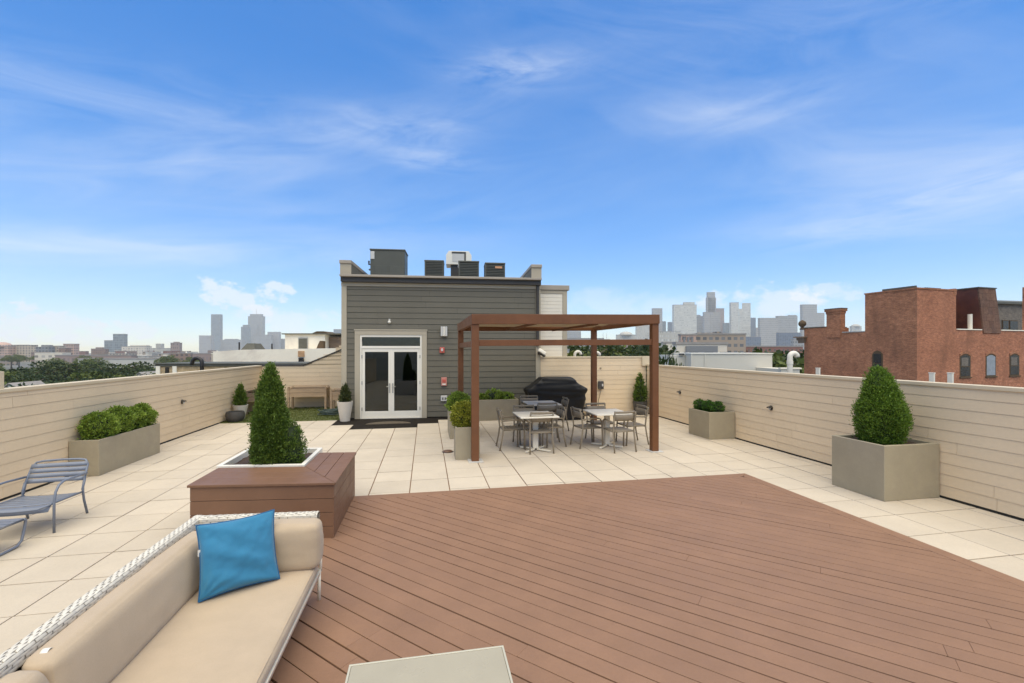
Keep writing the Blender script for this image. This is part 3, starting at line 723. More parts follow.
MB().lathe([(.10,.0),(.10,.012),(.08,.03),(.03,.04)],16).build('cap', mat('draincap',(.15,.075,.04,1),.5), t, smooth=True); MB().lathe([(.12,.0),(.12,.005)],16).build('ring', M['charcoal'], t)

# ------------------------------------------------------------------ planters
def planter(label, x0,x1,y0,y1,h, wall=.035, soil=.06, m=None, group=None):
    t = thing('planter', label, 'planter', ((x0+x1)/2,(y0+y1)/2,0), 0, group); w, d = (x1-x0)/2, (y1-y0)/2
    mb = MB()
    vs = [(-w,-d,0),(w,-d,0),(w,d,0),(-w,d,0),(-w,-d,h),(w,-d,h),(w,d,h),(-w,d,h)]
    a, b = w-wall, d-wall
    vs += [(-a,-b,h),(a,-b,h),(a,b,h),(-a,b,h),(-a,-b,h-.2),(a,-b,h-.2),(a,b,h-.2),(-a,b,h-.2)]
    mb.add(vs, [(3,2,1,0),(0,1,5,4),(1,2,6,5),(2,3,7,6),(3,0,4,7),(4,5,9,8),(5,6,10,9),(6,7,11,10),(7,4,8,11),(8,9,13,12),(9,10,14,13),(10,11,15,14),(11,8,12,15),(12,13,14,15)])
    mb.build('shell', m or M['fiber'], t, bevel=.008)
    sm = MB(); sm.grid(lambda s,q: ((s-.5)*2*a*.995,(q-.5)*2*b*.995,h-soil+.025*noise.noise(Vector((s*5,q*5,x0)))), 14, 14); sm.build('soil', M['soil'], t, smooth=True)
    return t
planter('long taupe planter box with four green shrubs against the left parapet', -5.795,-5.36,8.64,10.39,.60)
for i,(y,r,h,l) in enumerate(((8.98,.245,.46,'nearest of the four round shrubs in the left planter'),(9.48,.245,.50,'tallest shrub, second from the near end of the left planter'),(9.90,.20,.44,'third shrub from the near end of the left planter'),(10.18,.205,.47,'farthest of the four shrubs in the left planter'))):
    shrub('boxwood_shrub', 'yellow-green ' + l, (-5.585,y,.53), r, h, M['boxwood'], 560, 11, .034, seed=i+1, group='shrubs in the left planter', lump=.2)
planter('square taupe planter cube beside the front left pergola post', .55,1.02,8.60,9.06,.62)
shrub('golden_shrub', 'yellow-green shrub filling the front planter cube beside the pergola post', (.72,8.84,.56), .23, .50, M['yellowgreen'], 700, 11, .036, seed=9, lump=.22)
planter('taupe planter standing behind the front cube left of the pergola', .55,1.02,10.65,11.75,.64)
shrub('leafy_shrub', 'fresh green shrub in the planter behind the golden one', (.76,10.95,.58), .27, .46, M['boxwood'], 600, 10, .04, seed=12, lump=.25)
shrub('leafy_shrub', 'fresh green shrub at the rear of the planter left of the pergola', (.80,11.45,.58), .24, .40, M['boxwood'], 260, 10, .05, seed=13, lump=.25)
planter('long low taupe planter along the grey siding behind the tables', 1.05,2.74,13.22,13.92,.62)
for i,(x,r,h,l) in enumerate(((1.62,.14,.20,'herb, leftmost and smallest of three in the planter below the siding'),(2.00,.24,.32,'herb, middle and tallest of three in the planter below the siding'),(2.38,.24,.22,'herb, rightmost of three in the planter below the siding'))):
    shrub('herb_plant', 'bright green ' + l, (x,13.50,.56), r, h, M['boxwood'], 160, 8, .05, seed=20+i, group='herbs in the long planter', cat='plant', lump=.3)
planter('taupe planter box with three small dark boxwood balls by the right parapet', 6.51,7.19,9.43,10.27,.64)
for i,(x,y,r,l) in enumerate(((6.70,10.08,.14,'farthest'),(6.76,9.83,.14,'middle'),(6.84,9.58,.15,'nearest'))):
    shrub('boxwood_ball', 'clipped dark green boxwood ball, the %s of three in the planter by the right parapet' % l, (x,y,.585), r, .27, M['boxdark'], 220, 9, .03, seed=30+i, group='boxwood balls in the right planter', lump=.08)
planter('large square taupe planter holding an egg-shaped evergreen by the right parapet', 6.23,7.19,5.12,5.94,.772, .05, .05)
AP = [(0,.22),(.10,.295),(.25,.345),(.40,.345),(.56,.315),(.72,.26),(.88,.18),(1.0,.105),(1.07,.05),(1.11,.004)]
conifer('arborvitae', 'dense egg-shaped green arborvitae in the large square planter', (6.66,5.53,.70), [(z,r*.85) for z,r in AP], M['arbor'], 4200, 13, .032, 41, lobes=[((-.10,-.02,.68),[(0,.13),(.2,.13),(.32,.09),(.44,.01)],300)], spread=.022, lump=.13)

# deck-board bench around a white planter with the cypress
SHEAR = Matrix(((1,0,0,0),(-.125,1,0,.095),(0,0,1,0),(0,0,0,1)))
bp = thing('bench_planter', 'brown deck-board bench wrapped around a white planter box behind the sofa', 'planter', (-1.76,5.96,0))
x0,x1,y0,y1,H_ = -.75,.76,-.73,.76,.612
mb = MB(); mb.M = SHEAR
for i in range(4):
    z0 = .004+i*.153; z1 = z0+.148
    mb.box(x0,x1,y0,y0+.022,z0,z1); mb.box(x1-.022,x1,y0+.0225,y1,z0,z1); mb.box(x0,x0+.022,y0+.0225,-.002,z0,z1)
mb.build('cladding', M['bench'], bp, bevel=.002)
mb = MB(); mb.M = SHEAR; mb.box(x0+.03,x1-.03,y0+.03,-.03,.0,.60); mb.box(.27,x1-.03,-.03,y1-.005,.0,.60); mb.build('frame', M['deck_dark'], bp)
mb = MB(); mb.M = SHEAR; ov = .022; zt0, zt1 = .614, .641
ix, iy = .265, -.005          # inner corner of the seat
nb = 3
for k in range(nb):
    f0, f1 = k/nb, (k+1)/nb
    ya0 = (y0-ov)*(1-f0)+iy*f0; ya1 = (y0-ov)*(1-f1)+iy*f1-.006
    xa0 = (x1+ov)*(1-f0)+ix*f0; xa1 = (x1+ov)*(1-f1)+ix*f1+.006
    mb.prism([(x0-ov,ya0),(xa0-.003,ya0),(xa1-.003,ya1),(x0-ov,ya1)], zt0, zt1)
    mb.prism([(xa0,ya0+.003),(xa0,y1),(xa1,y1),(xa1,ya1+.003)], zt0, zt1)
mb.build('seat', M['bench'], bp, bevel=.003)
w0,w1,v0,v1 = -.80,.26,.0,1.0
mb = MB(); mb.M = SHEAR; a = .055
for q in ((w0,w1,v0,v0+a),(w0,w1,v1-a,v1),(w0,w0+a,v0+a+.001,v1-a-.001),(w1-a,w1,v0+a+.001,v1-a-.001)): mb.box(*q,.0,.662)
mb.build('planter_box', M['white'], bp, bevel=.006)
smb = MB(); smb.M = SHEAR; smb.grid(lambda s,q: (w0+a+(w1-w0-2*a)*s, v0+a+(v1-v0-2*a)*q, .585+.03*noise.noise(Vector((s*5,q*5,2)))),14,14).build('soil', M['soil'], bp, smooth=True)
CP = [(0,.19),(.10,.225),(.30,.235),(.45,.225),(.62,.20),(.80,.17),(.95,.145),(1.08,.115),(1.19,.07),(1.28,.03),(1.33,.003)]
conifer('cypress', 'tall conical green cypress in the white planter box behind the sofa', (-1.99,6.32,.57), [(z,r*(.84 if z<1 else .8)) for z,r in CP], M['cypress'], 4200, 13, .032, 51, lobes=[((.27,-.02,.0),[(0,.11),(.2,.16),(.38,.14),(.48,.09),(.57,.005)],330), ((-.07,-.08,.0),[(0,.11),(.25,.14),(.45,.10),(.62,.01)],300)], spread=.020, lump=.14)

# pots
def pot(label, loc, prof, m, cat='pot'):
    t = thing('pot', label, cat, loc); mb = MB(); h = prof[-1][1]; rt = prof[-1][0]
    mb.lathe(prof + [(rt-.025,h), (rt-.03,h-.08)], 28); mb.build('shell', m, t, smooth=True).modifiers.new('es','EDGE_SPLIT').split_angle = R(40)
    MB().lathe([(rt-.03,h-.07),(rt-.031,h-.05)],20).build('soil', M['soil'], t)
    return t
pot('dark grey round pot in the far right corner by the cream wall', (6.86,13.58,0), [(.17,0),(.19,.1),(.22,.3),(.235,.44)], M['charcoal'])
PCP = [(0,.12),(.12,.185),(.3,.18),(.5,.14),(.7,.08),(.85,.02),(.9,.003)]
conifer('dwarf_conifer', 'narrow green conifer in the dark pot in the far right corner', (6.86,13.58,.40), [(z*1.0,r*.95) for z,r in PCP], M['cypress'], 260, 10, .07, 61, lump=.15)
pot('tapering white pot standing at the left of the glass doors', (-2.36,13.98,0), [(.14,0),(.16,.15),(.20,.40),(.225,.58)], M['whitepot'])
conifer('dwarf_conifer', 'small olive conifer in the white pot beside the doors', (-2.36,13.98,.53), [(z*.60,r*.74) for z,r in PCP], M['juniper'], 240, 10, .06, 62, lump=.15)
pot('white bowl-shaped pot on the grass in the far left corner', (-5.56,14.98,0), [(.11,0),(.15,.15),(.19,.34),(.21,.43)], M['whitepot'])
conifer('dwarf_conifer', 'small dark green conifer in the white bowl pot in the far left corner', (-5.56,14.98,.40), [(z*.70,r*.72) for z,r in PCP], M['cypress'], 260, 10, .07, 63, lump=.15)
pot('low round grey stone bowl on the grass in front of the white bowl pot', (-5.50,14.44,0), [(.16,0),(.23,.08),(.26,.2),(.23,.30)], M['charcoal'])

# raised wooden beds
def bed(label, loc, rz, L, W, m, h=.86):
    t = thing('raised_bed', label, 'planter', loc, rz)
    for sx in (-1,1):
        for sy in (-1,1): MB().box(sx*L/2-.035,sx*L/2+.035,sy*W/2-.035,sy*W/2+.035,0,h).build('leg', m, t, bevel=.004)
    mb = MB(); z = h-.34
    for k in range(2):
        a, b = z+k*.15, z+k*.15+.145
        mb.box(-L/2+.036,L/2-.036,-W/2-.02,-W/2+.005,a,b); mb.box(-L/2+.036,L/2-.036,W/2-.005,W/2+.02,a,b); mb.box(-L/2-.02,-L/2+.005,-W/2+.036,W/2-.036,a,b); mb.box(L/2-.005,L/2+.02,-W/2+.036,W/2-.036,a,b)
    mb.box(-L/2+.006,L/2-.006,-W/2+.006,W/2-.006,z,z+.02); mb.build('box_boards', m, t, bevel=.003)
    mb = MB()
    for sy in (-1,1): mb.box(-L/2+.0,L/2-.0,sy*W/2-.045,sy*W/2+.045,h+.001,h+.022)
    mb.build('top_rail', m, t, bevel=.003)
    MB().box(-L/2+.01,L/2-.01,-W/2+.01,W/2-.01,z+.022,h-.08).build('soil', M['soil'], t)
    return t
bed('pale wooden raised planting bed standing along the back wall on the grass', (-4.10,17.05,0), 0, 1.22, .5, M['cedar_raw'], .80)
bed('small pale wooden raised bed between the back wall and the penthouse corner', (-2.93,16.30,0), R(0), .46, .46, M['cedar_raw'], .74)
bed('weathered dark wooden raised bed in the far left corner along the parapet', (-5.50,16.55,0), R(90), 1.2, .5, M['cedar_grey'], .74)
mb = MB(); pts = []
for i in range(200):
    a = i*.28; r = .33+.09*math.sin(i*.11)+.03*math.sin(i*.7); pts.append((r*math.cos(a), r*.7*math.sin(a), .03+.0007*i+.012*math.sin(i*.9)))
mb.tube(pts, .014, 6); tag(mb.build('garden_hose', M['hose'], None, smooth=True, loc=(-2.98,15.35,0)), 'coiled dark green garden hose lying on the grass near the white pot', 'hose')

# ------------------------------------------------------------------ lounge chair and footstool
lc = thing('lounge_chair', 'blue-grey slatted metal lounge chair beside the left parapet', 'chair', (-4.54,6.30,0), R(6))
m = M['bluegrey']
for s in (-1,1):
    MB().tube([(s*.30,.36,0),(s*.30,.29,.20),(s*.30,.27,.31),(s*.30,.27,.37),(s*.30,.31,.46)], .0135, 8).build('leg', m, lc, smooth=True)
    MB().tube([(s*.315,-.29,0),(s*.315,-.29,.34),(s*.315,-.265,.46),(s*.315,-.21,.525),(s*.315,-.13,.55),(s*.315,.05,.545),(s*.308,.33,.525)], .0135, 8).build('armrest', m, lc, smooth=True)
MB().tube([(-.295,.27,.33),(-.295,.31,.46),(-.285,.40,.63),(-.25,.425,.68),(-.18,.432,.692),(0,.437,.697),(.18,.432,.692),(.25,.425,.68),(.285,.40,.63),(.295,.31,.46),(.295,.27,.33)], .0135, 8).build('back_frame', m, lc, smooth=True)
for k in range(4):
    f0 = .06+.215*k; mb = MB()
    def sl(s,q,f0=f0):
        f = f0+.185*q; x = (s-.5)*.575; z = .43+.25*f*1.05; y = .295+.115*f + .01*math.cos((s-.5)*PI)
        return (x,y,z)
    mb.grid(sl,8,2); o = mb.build('back_slat', m, lc, smooth=True); o.modifiers.new('thick','SOLIDIFY').thickness = .006
def seat_z(y): return .345 - .035*((y+.30)/.58) - (.06*max(0,(-.22-y)/.1)**2)
for k in range(7):
    ya = -.34+k*.085; mb = MB()
    mb.grid(lambda s,q: ((s-.5)*.57, ya+.074*q, seat_z(ya+.074*q)-.012*math.cos((s-.5)*PI)), 8, 2); o = mb.build('seat_slat', m, lc, smooth=True); o.modifiers.new('thick','SOLIDIFY').thickness = .006
MB().tube([(-.295,.28,.305),(-.295,-.05,.325),(-.295,-.25,.335),(-.27,-.33,.325),(-.2,-.36,.30),(0,-.365,.295),(.2,-.36,.30),(.27,-.33,.325),(.295,-.25,.335),(.295,-.05,.325),(.295,.28,.305)], .0125, 8).build('seat_frame', m, lc, smooth=True)
fs = thing('footstool', 'blue-grey slatted metal footstool with bent tube legs in front of the lounge chair', 'footstool', (-4.55,5.50,0), R(0))
for s in (-1,1): MB().tube([(s*.29,-.27,.275),(s*.29,-.265,.20),(s*.29,-.24,.07),(s*.29,-.18,.018),(s*.29,0,.014),(s*.29,.15,.018),(s*.29,.21,.06),(s*.29,.245,.18),(s*.29,.26,.262),(s*.29,.23,.278)], .0135, 8).build('leg', m, fs, smooth=True)
MB().tube([(-.29,-.26,.272),(.29,-.26,.272),(.29,.25,.272),(-.29,.25,.272),(-.29,-.26,.272)], .0125, 8).build('frame', m, fs, smooth=True)
for k in range(6): MB().box(-.285,.285,-.25+k*.083,-.25+k*.083+.073,.278,.284).build('slat', m, fs)

# ------------------------------------------------------------------ wicker sofa
sf = thing('sofa', 'white wicker outdoor sofa with beige cushions at the edge of the deck', 'sofa', (-1.36,2.6,0))
def sx(u): return u+1.36
def sy(v): return v-2.6
def weave(mb, gapmb, p0, p1, prof, step=.062, bulge=.0045):
    """woven strands laid along p0-p1 around the open profile prof (list of (a,z) across the rail), brick-like offset"""
    a, b = Vector(p0), Vector(p1); L = (b-a).length; d = (b-a)/L; sd = Vector((d.y,-d.x,0))
    n = int(L/step)
    for k in range(len(prof)-1):
        (a0,z0),(a1,z1) = prof[k], prof[k+1]; nx, nz = (z1-z0), -(a1-a0); ln = math.hypot(nx,nz); nx, nz = -nx/ln, -nz/ln
        for i in range(-1,n+1):
            s0 = (i+(0,.5)[k%2]+.06*math.sin(i*5.1+k*2.3))*step; s1 = s0+step*.965; s0, s1 = max(0,s0), min(L,s1)
            if s1-s0 < .006: continue
            vs = []
            for t in range(6):
                f = t/5; s = s0+(s1-s0)*f; h = bulge*math.sin(PI*f)**.6 + .0008
                for q in (0,.5,1):
                    e = .0025 if q == .5 else 0
                    aa = a0+(a1-a0)*q; zz = z0+(z1-z0)*q
                    vs.append(a+d*s+sd*(aa+nx*(h+e))+Vector((0,0,zz+nz*(h+e))))
            mb.add(vs, [(t*3+q,t*3+q+1,t*3+q+4,t*3+q+3) for t in range(5) for q in range(2)])
    vs = [a+sd*q[0]+Vector((0,0,q[1])) for q in prof]+[b+sd*q[0]+Vector((0,0,q[1])) for q in prof]; m_ = len(prof)
    gapmb.add(vs, [(i,i+1,m_+i+1,m_+i) for i in range(m_-1)])
VN, VF = .6, 4.10
zt = .742
# back rail: profile across (a=+ is right of travel p0->p1). travel +v so right is +u
prof_b = [(-.034,.30),(-.034,.35)] + [(-.034,.37+.02*i) for i in range(17)] + [(-.034,zt-.032),(-.034,zt-.017),(-.026,zt-.004),(-.012,zt),(.002,zt+.001),(.016,zt),(.028,zt-.004),(.036,zt-.017),(.036,zt-.032),(.036,zt-.05),(.036,zt-.07)]
wk, gp = MB(), MB()
weave(wk, gp, (sx(-1.836),sy(VN),0), (sx(-1.836),sy(VF),0), prof_b)
weave(wk, gp, (sx(-1.86),sy(4.065),0), (sx(-.885),sy(3.99),0), prof_b)
wk.build('wicker', M['wicker'], sf, smooth=True); gp.build('wicker_backing', M['wickergap'], sf)
mb = MB()
mb.bar((sx(-.872),sy(VN),.258),(sx(-.872),sy(3.97),.258),.022,.034); mb.tube([(sx(-1.83),sy(VN),.262),(sx(-1.83),sy(4.06),.262)], .014, 8)
mb.tube([(sx(-1.83),sy(4.05),.262),(sx(-.875),sy(3.97),.262)], .014, 8); mb.tube([(sx(-.868),sy(3.985),.25),(sx(-.868),sy(3.985),.40)], .013, 8)
mb.build('frame', M['powder'], sf, smooth=True)
for u,v in ((-.872,3.955),(-1.83,4.04),(-.875,VN+.05),(-1.83,VN+.05)):
    MB().tube([(sx(u),sy(v),0.027 if v > 0 else 0),(sx(u),sy(v),.27)], .0135, 8).build('leg', M['powder'], sf, smooth=True)
mb = MB()
for i in range(18): y = sy(VN)+.1+i*.19; mb.box(sx(-1.82),sx(-.88),y,y+.06,.266,.274)
mb.build('seat_slat', M['powder'], sf)
def cushion(name, x0,x1,y0,y1,z0,z1, rnd_=.045, puff=.02, m=None, lean=0, seed=0, nseg=22, wr=.004):
    """soft box: rounded and slightly puffed, with gentle wrinkles"""
    mb = MB(); c = Vector(((x0+x1)/2,(y0+y1)/2,(z0+z1)/2)); h = Vector(((x1-x0)/2,(y1-y0)/2,(z1-z0)/2))
    def emb(p):
        q = Vector([max(-(h[i]-rnd_), min(h[i]-rnd_, p[i])) for i in range(3)]); d = p-q
        if d.length > 1e-9: d = d.normalized()*rnd_
        q = q+d
        f = [1-(abs(q[i])/h[i])**2 for i in range(3)]
        for i in range(3):
            if abs(q[i]) > h[i]*.75:
                j,k = (i+1)%3,(i+2)%3; q[i] += math.copysign(puff*max(0,f[j])**.5*max(0,f[k])**.5, q[i])
        w = q+c; n_ = 1.3*noise.noise(Vector((w.x*4+seed, w.y*3, w.z*5))) + .8*noise.noise(Vector((w.x*11+seed, w.y*9, w.z*12)))
        e = 1-max(0,min(1,f[1]*3))
        q = q*(1) + q.normalized()*n_*wr*(1+2*e)
        q.x -= lean*(q.z+h.z)
        return tuple(q+c)
    n = nseg
    for ax in range(3):
        for sg in (-1,1):
            j,k = (ax+1)%3,(ax+2)%3
            def fn(s,t_):
                p = Vector((0,0,0)); p[ax] = sg*h[ax]; p[j] = (2*s-1)*h[j]*sg; p[k] = (2*t_-1)*h[k]; return emb(p)
            mb.grid(fn, n, n)
    o = mb.build(name, m or M['fabric'], sf, smooth=True)
    wd = o.modifiers.new('weld','WELD'); wd.merge_threshold = .0008
    return o
cushion('seat_cushion', sx(-1.78),sx(-.868),sy(2.02),sy(3.94),.275,.372, .035, .012, seed=1, nseg=30)
cushion('seat_cushion', sx(-1.78),sx(-.868),sy(.62),sy(2.0),.275,.372, .035, .012, seed=2)
bc = cushion('back_cushion', sx(-1.755),sx(-1.60),sy(2.37),sy(3.90),.372,.705, .05, .02, lean=.12, seed=3, nseg=30, wr=.006)
cushion('back_cushion', sx(-1.755),sx(-1.60),sy(.70),sy(2.35),.372,.705, .05, .02, lean=.12, seed=4, nseg=30, wr=.006)
cushion('arm_cushion', sx(-1.62),sx(-.842),sy(3.74),sy(3.94),.375,.722, .05, .02, seed=5, nseg=26, wr=.005)
tg = MB()
tg.grid(lambda s,q: (sx(-1.735)+.03*q-.0, sy(2.41)+.05*s, .705+.016*math.sin(PI*s)), 8, 2); o = tg.build('care_tag', M['white'], sf, smooth=True); o.modifiers.new('thick','SOLIDIFY').thickness = .002
# piping along seat cushion front
MB().tube([(sx(-.872),sy(2.06+i*.075),.362+.002*math.sin(i)) for i in range(25)], .005, 6).build('piping', M['fabric'], sf, smooth=True)

# blue pillow
pl = thing('pillow', 'square blue throw pillow leaning in the far corner of the sofa', 'pillow', (-1.295,3.50,.392), math.atan2(.24,.44))
W_ = .25; mb = MB()
tilt = R(22)
def pil(side):
    def fn(s,t_):
        a, b = 2*s-1, 2*t_-1
        pin = 1-.075*(1-abs(b)**2)*(abs(a)**3) ; pin2 = 1-.075*(1-abs(a)**2)*(abs(b)**3)
        x = a*W_*pin; z = b*W_*pin2
        th = .085*(max(0,(1-a*a))*max(0,(1-b*b)))**.42
        wr = (.010*noise.noise(Vector((a*2.5+side,b*2.5,1))) + .006*noise.noise(Vector((a*6,b*6+side,3))) + .012*noise.noise(Vector((a*1.2+b*2.5,b*.8,7)))*1.3)*(1-max(abs(a),abs(b))**6)
        # creases fanning out of the lower left corner
        rr = math.hypot(a+1,b+1); an = math.atan2(b+1,a+1)
        wr += .011*math.sin(an*13)*math.exp(-rr*1.5)*min(1,rr*3)
        for (ca,cb,kk,am) in ((1,-1,11,.007),(-1,1,9,.006),(1,1,10,.005)):
            rq = math.hypot(a-ca,b-cb); aq = math.atan2(b-cb,a-ca); wr += am*math.sin(aq*kk+ca)*math.exp(-rq*2.)*min(1,rq*3)
        wr += .008*math.sin(b*7+1.5*math.sin(a*3)+2)*math.exp(-((b+.55)**2)*9)*(1-a*a)
        y = side*(th+wr*(1 if side<0 else .3))
        zz = z+W_
        return (x, y*math.cos(tilt)+zz*math.sin(tilt), zz*math.cos(tilt)-y*math.sin(tilt))
    return fn
mb.grid(pil(-1), 40, 40); fA = len(mb.f)
mb.grid(pil(1), 40, 40); mb.f[fA:] = [f[::-1] for f in mb.f[fA:]]
o = mb.build('cover', M['blue'], pl, smooth=True); o.modifiers.new('weld','WELD').merge_threshold = .0005
ed = []
f_ = pil(-1); N_ = 24
for i in range(N_): ed.append(f_(i/N_,0))
for i in range(N_): ed.append(f_(1,i/N_))
for i in range(N_): ed.append(f_(1-i/N_,1))
for i in range(N_+1): ed.append(f_(0,1-i/N_))
MB().tube(ed, .0055, 6, cap=False).build('piping', M['bluedark'], pl, smooth=True)
q = f_(0,.62); MB().box(q[0]-.013,q[0]+.002,q[1]-.003,q[1]+.001,q[2]-.022,q[2]+.022).build('care_tag', M['white'], pl)

# coffee table
ct = thing('coffee_table', 'cream low outdoor coffee table on the deck at the near edge', 'table', (.01,2.12,.026))
MB().box(-.405,.415,-.41,.41,.354,.374).build('tabletop', M['coffee'], ct, bevel=.004)
mb = MB(); a = .0125
for q in ((-.418,.428,-.423,-.4105),(-.418,.428,.4105,.423),(-.418,-.4055,-.4100,.4100),(.4155,.428,-.4100,.4100)): mb.box(*q,.338,.376)
mb.build('edge_frame', M['coffee_edge'], ct, bevel=.003)
for s1 in (-1,1):
    for s2 in (-1,1): MB().box(.005+s1*.39-.018,.005+s1*.39+.018,s2*.385-.018,s2*.385+.018,0,.337).build('leg', M['powder'], ct, bevel=.003)

# ------------------------------------------------------------------ vents and posts beyond the right and back parapets
def cane(label, loc, h, r, rz, sp=.16):
    t = thing('vent_cane', label, 'vent', loc, rz)
    pts = [(0,0,0),(0,0,h-sp)] + [(sp-sp*math.cos(a*PI/8),0,h-sp+sp*math.sin(a*PI/8)) for a in range(1,8)] + [(2*sp,0,h-sp-.0)]
    MB().tube(pts, r, 14).build('pipe', M['pvc'], t, smooth=True)
    MB().lathe([(r*1.15,0),(r*1.15,.08)],14,(0,0,h-sp-.16)).build('collar', M['pvc'], t)
cane('large white plastic candy-cane vent rising behind the right parapet beside the trees', (8.02,8.70,-.5), 2.53, .056, R(-8), .085)
cane('white curved vent pipe behind the back wall, left of the pergola post', (4.98,14.6,-.5), 2.55, .05, R(0), .11)
cane('white curved vent pipe behind the back wall, right of the pergola post', (5.62,14.5,-.5), 2.52, .05, R(0), .11)
tag(MB().tube([(0,0,0),(0,0,2.55)], .035, 8).build('vent_pipe', M['pvc'], None, loc=(4.52,14.6,-.5)), 'thin straight white vent pipe behind the back wall by the bulkhead', 'vent')
for px, y0_, w, lab in ((818,368.5,.07,'short white board standing behind the right parapet left of the evergreen'),(932,373.5,.062,'white board behind the right parapet, left one of the pair below the brick wall'),(950.5,373.5,.062,'white board behind the right parapet, right one of the pair below the brick wall')):
    X = (px-512)/448; L = 7.75/(X*CT+ST); y = L*(-X*ST+CT)
    zt_ = CAMZ - (y0_-350.1)*L/448
    t = thing('white_post', lab, 'post', (7.75,y,-.5), R(-79)); MB().box(-w/2,w/2,-.02,.02,0,zt_+.5).build('board', M['pvc'], t, bevel=.004)
    MB().box(-w/2-.004,w/2+.004,-.024,.024,zt_+.501,zt_+.515).build('cap', M['pvc'], t)

# ------------------------------------------------------------------ red brick building on the right
BX, BY = bearing(917, 33)
ang = -TH + 0 
bd1 = Vector((math.sin(TH-.3002), math.cos(TH-.3002)))   # direction of the left face, away from the camera
bb_rot = math.atan2(bd1.y, bd1.x) - PI/2                   # local +y runs along the left face away, local +x along the front face
bb = thing('brick_building', 'red brick apartment block with arched windows and a chimney beyond the right parapet', 'building', (BX,BY,0), bb_rot)
ZB = GZ
mb = MB()
mb.box(0,4.34,0,3.65,ZB,6.62); mb.build('tower_block', M['brick2'], bb)
mb = MB(); mb.box(.003,2.6,3.652,9.05,ZB,3.58); mb.build('side_wall', M['brick'], bb)
mb = MB(); mb.box(.0,.002,.0,3.65,ZB,6.60); mb.v = [(x-.004 if x<.001 else x-.004,y,z) for x,y,z in mb.v]; mb.build('side_facing', M['brick'], bb)
mb = MB(); mb.box(.0,2.7,6.9,9.05,3.582,4.12); mb.build('side_wall', M['brick'], bb)
ch = MB(); ch.box(-.08,.50,5.62,6.84,3.2,5.25); cho = ch.build('chimney', M['brick'], bb)
c2 = MB(); c2.box(-.12,.54,5.58,6.88,5.252,5.45); c2.box(-.19,.61,5.51,6.95,5.452,5.66); c2.build('chimney_cap', M['brick'], cho)
MB().box(-.21,.63,5.49,6.97,5.662,5.72).build('chimney_slab', M['hatch'], cho)
MB().box(-.04,2.64,3.66,5.50,3.585,3.66).build('coping', M['stone'], bb); MB().box(-.04,2.74,7.10,9.08,4.125,4.2).build('coping', M['hatch'], bb)
mb = MB(); mb.box(-.3,.4,8.85,9.6,3.0,3.25); mb.box(-.22,.3,8.9,9.5,2.75,2.998); mb.box(-.5,.5,8.7,9.8,3.252,3.36); mb.build('cornice', M['cedar_grey'], bb)
mb = MB(); mb.lathe([(.22,0),(.22,.1),(.10,.16),(.12,.24),(.30,.42),(.33,.58),(.26,.76),(.1,.86),(.02,.9)],14,(-.1,9.15,4.0)); mb.build('finial', M['winframe'], bb, smooth=True)
mb = MB(); mb.box(-.05,4.38,-.05,3.7,6.622,6.72); mb.build('coping', M['brick'], bb)
mb = MB(); mb.box(.2,.34,.2,2.5,6.75,6.9); mb.box(.9,2.6,-.02,.3,6.722,6.76); mb.build('roof_edge', M['hatch'], bb)
mb = MB(); mb.box(4.10,4.36,-.03,.4,6.3,6.80); mb.build('corner_pier', M['brick'], bb)
# front wall and roof storey
mb = MB(); mb.box(4.345,20,.03,.5,ZB,3.66); mb.build('front_wall', M['brick2'], bb)
mb = MB(); mb.box(4.43,7.4,-.03,.56,3.662,3.74); mb.build('coping', M['membrane'], bb); mb = MB(); mb.box(9.8,20,-.03,.56,3.662,3.74); mb.build('coping', M['membrane'], bb)
pr_ = MB(); pr_.add([(7.55,-.06,3.45),(9.7,-.06,3.45),(9.36,.12,7.0),(7.24,.12,7.0)], [(0,1,2,3)]); po = pr_.build('mansard_front', M['slate'], bb); po.modifiers.new('t','SOLIDIFY').thickness = .1
MB().add([(7.55,-.02,3.66),(7.55,2.2,3.66),(7.24,2.2,7.0),(7.24,.14,7.0)],[(0,1,2,3)]).build('rusty_side', M['rust'], bb)
MB().add([(9.70,-.02,3.66),(9.70,2.2,3.66),(9.36,2.2,7.0),(9.36,.14,7.0)],[(0,3,2,1)]).build('rusty_side', M['rust'], bb)
MB().box(7.18,9.42,.06,2.3,7.002,7.08).build('mansard_top', M['hatch'], bb)
MB().box(4.345,7.5,2.3,2.5,3.5,6.7).build('rusty_wall', M['rust'], bb)
MB().box(11.5,27,3.2,3.5,3.4,6.45).build('rear_wall', M['greybrick'], bb)
mb = MB(); mb.add([(11.4,2.9,6.45),(27,2.9,6.6),(27,6,7.2),(11.4,6,7.0),(11.4,2.9,6.25),(27,2.9,6.4)], [(0,1,2,3),(4,5,1,0)]); mb.build('roof', M['hatch'], bb)
MB().box(13.1,14.6,.05,.25,3.742,7.3).build('end_pier', M['brick2'], bb)
for x,wd in ((16.7,.75),(17.75,1.1)):
    w = MB().box(x-.06,x+wd+.06,3.14,3.198,3.95,4.85).build('window', M['winframe'], bb); MB().box(x,x+wd,3.12,3.138,4.0,4.78).build('pane', M['windark'], w)
MB().tube([(6.95,.5,3.5),(6.95,.5,4.95)], .15, 10).build('vent_pipe', M['pvc'], bb)
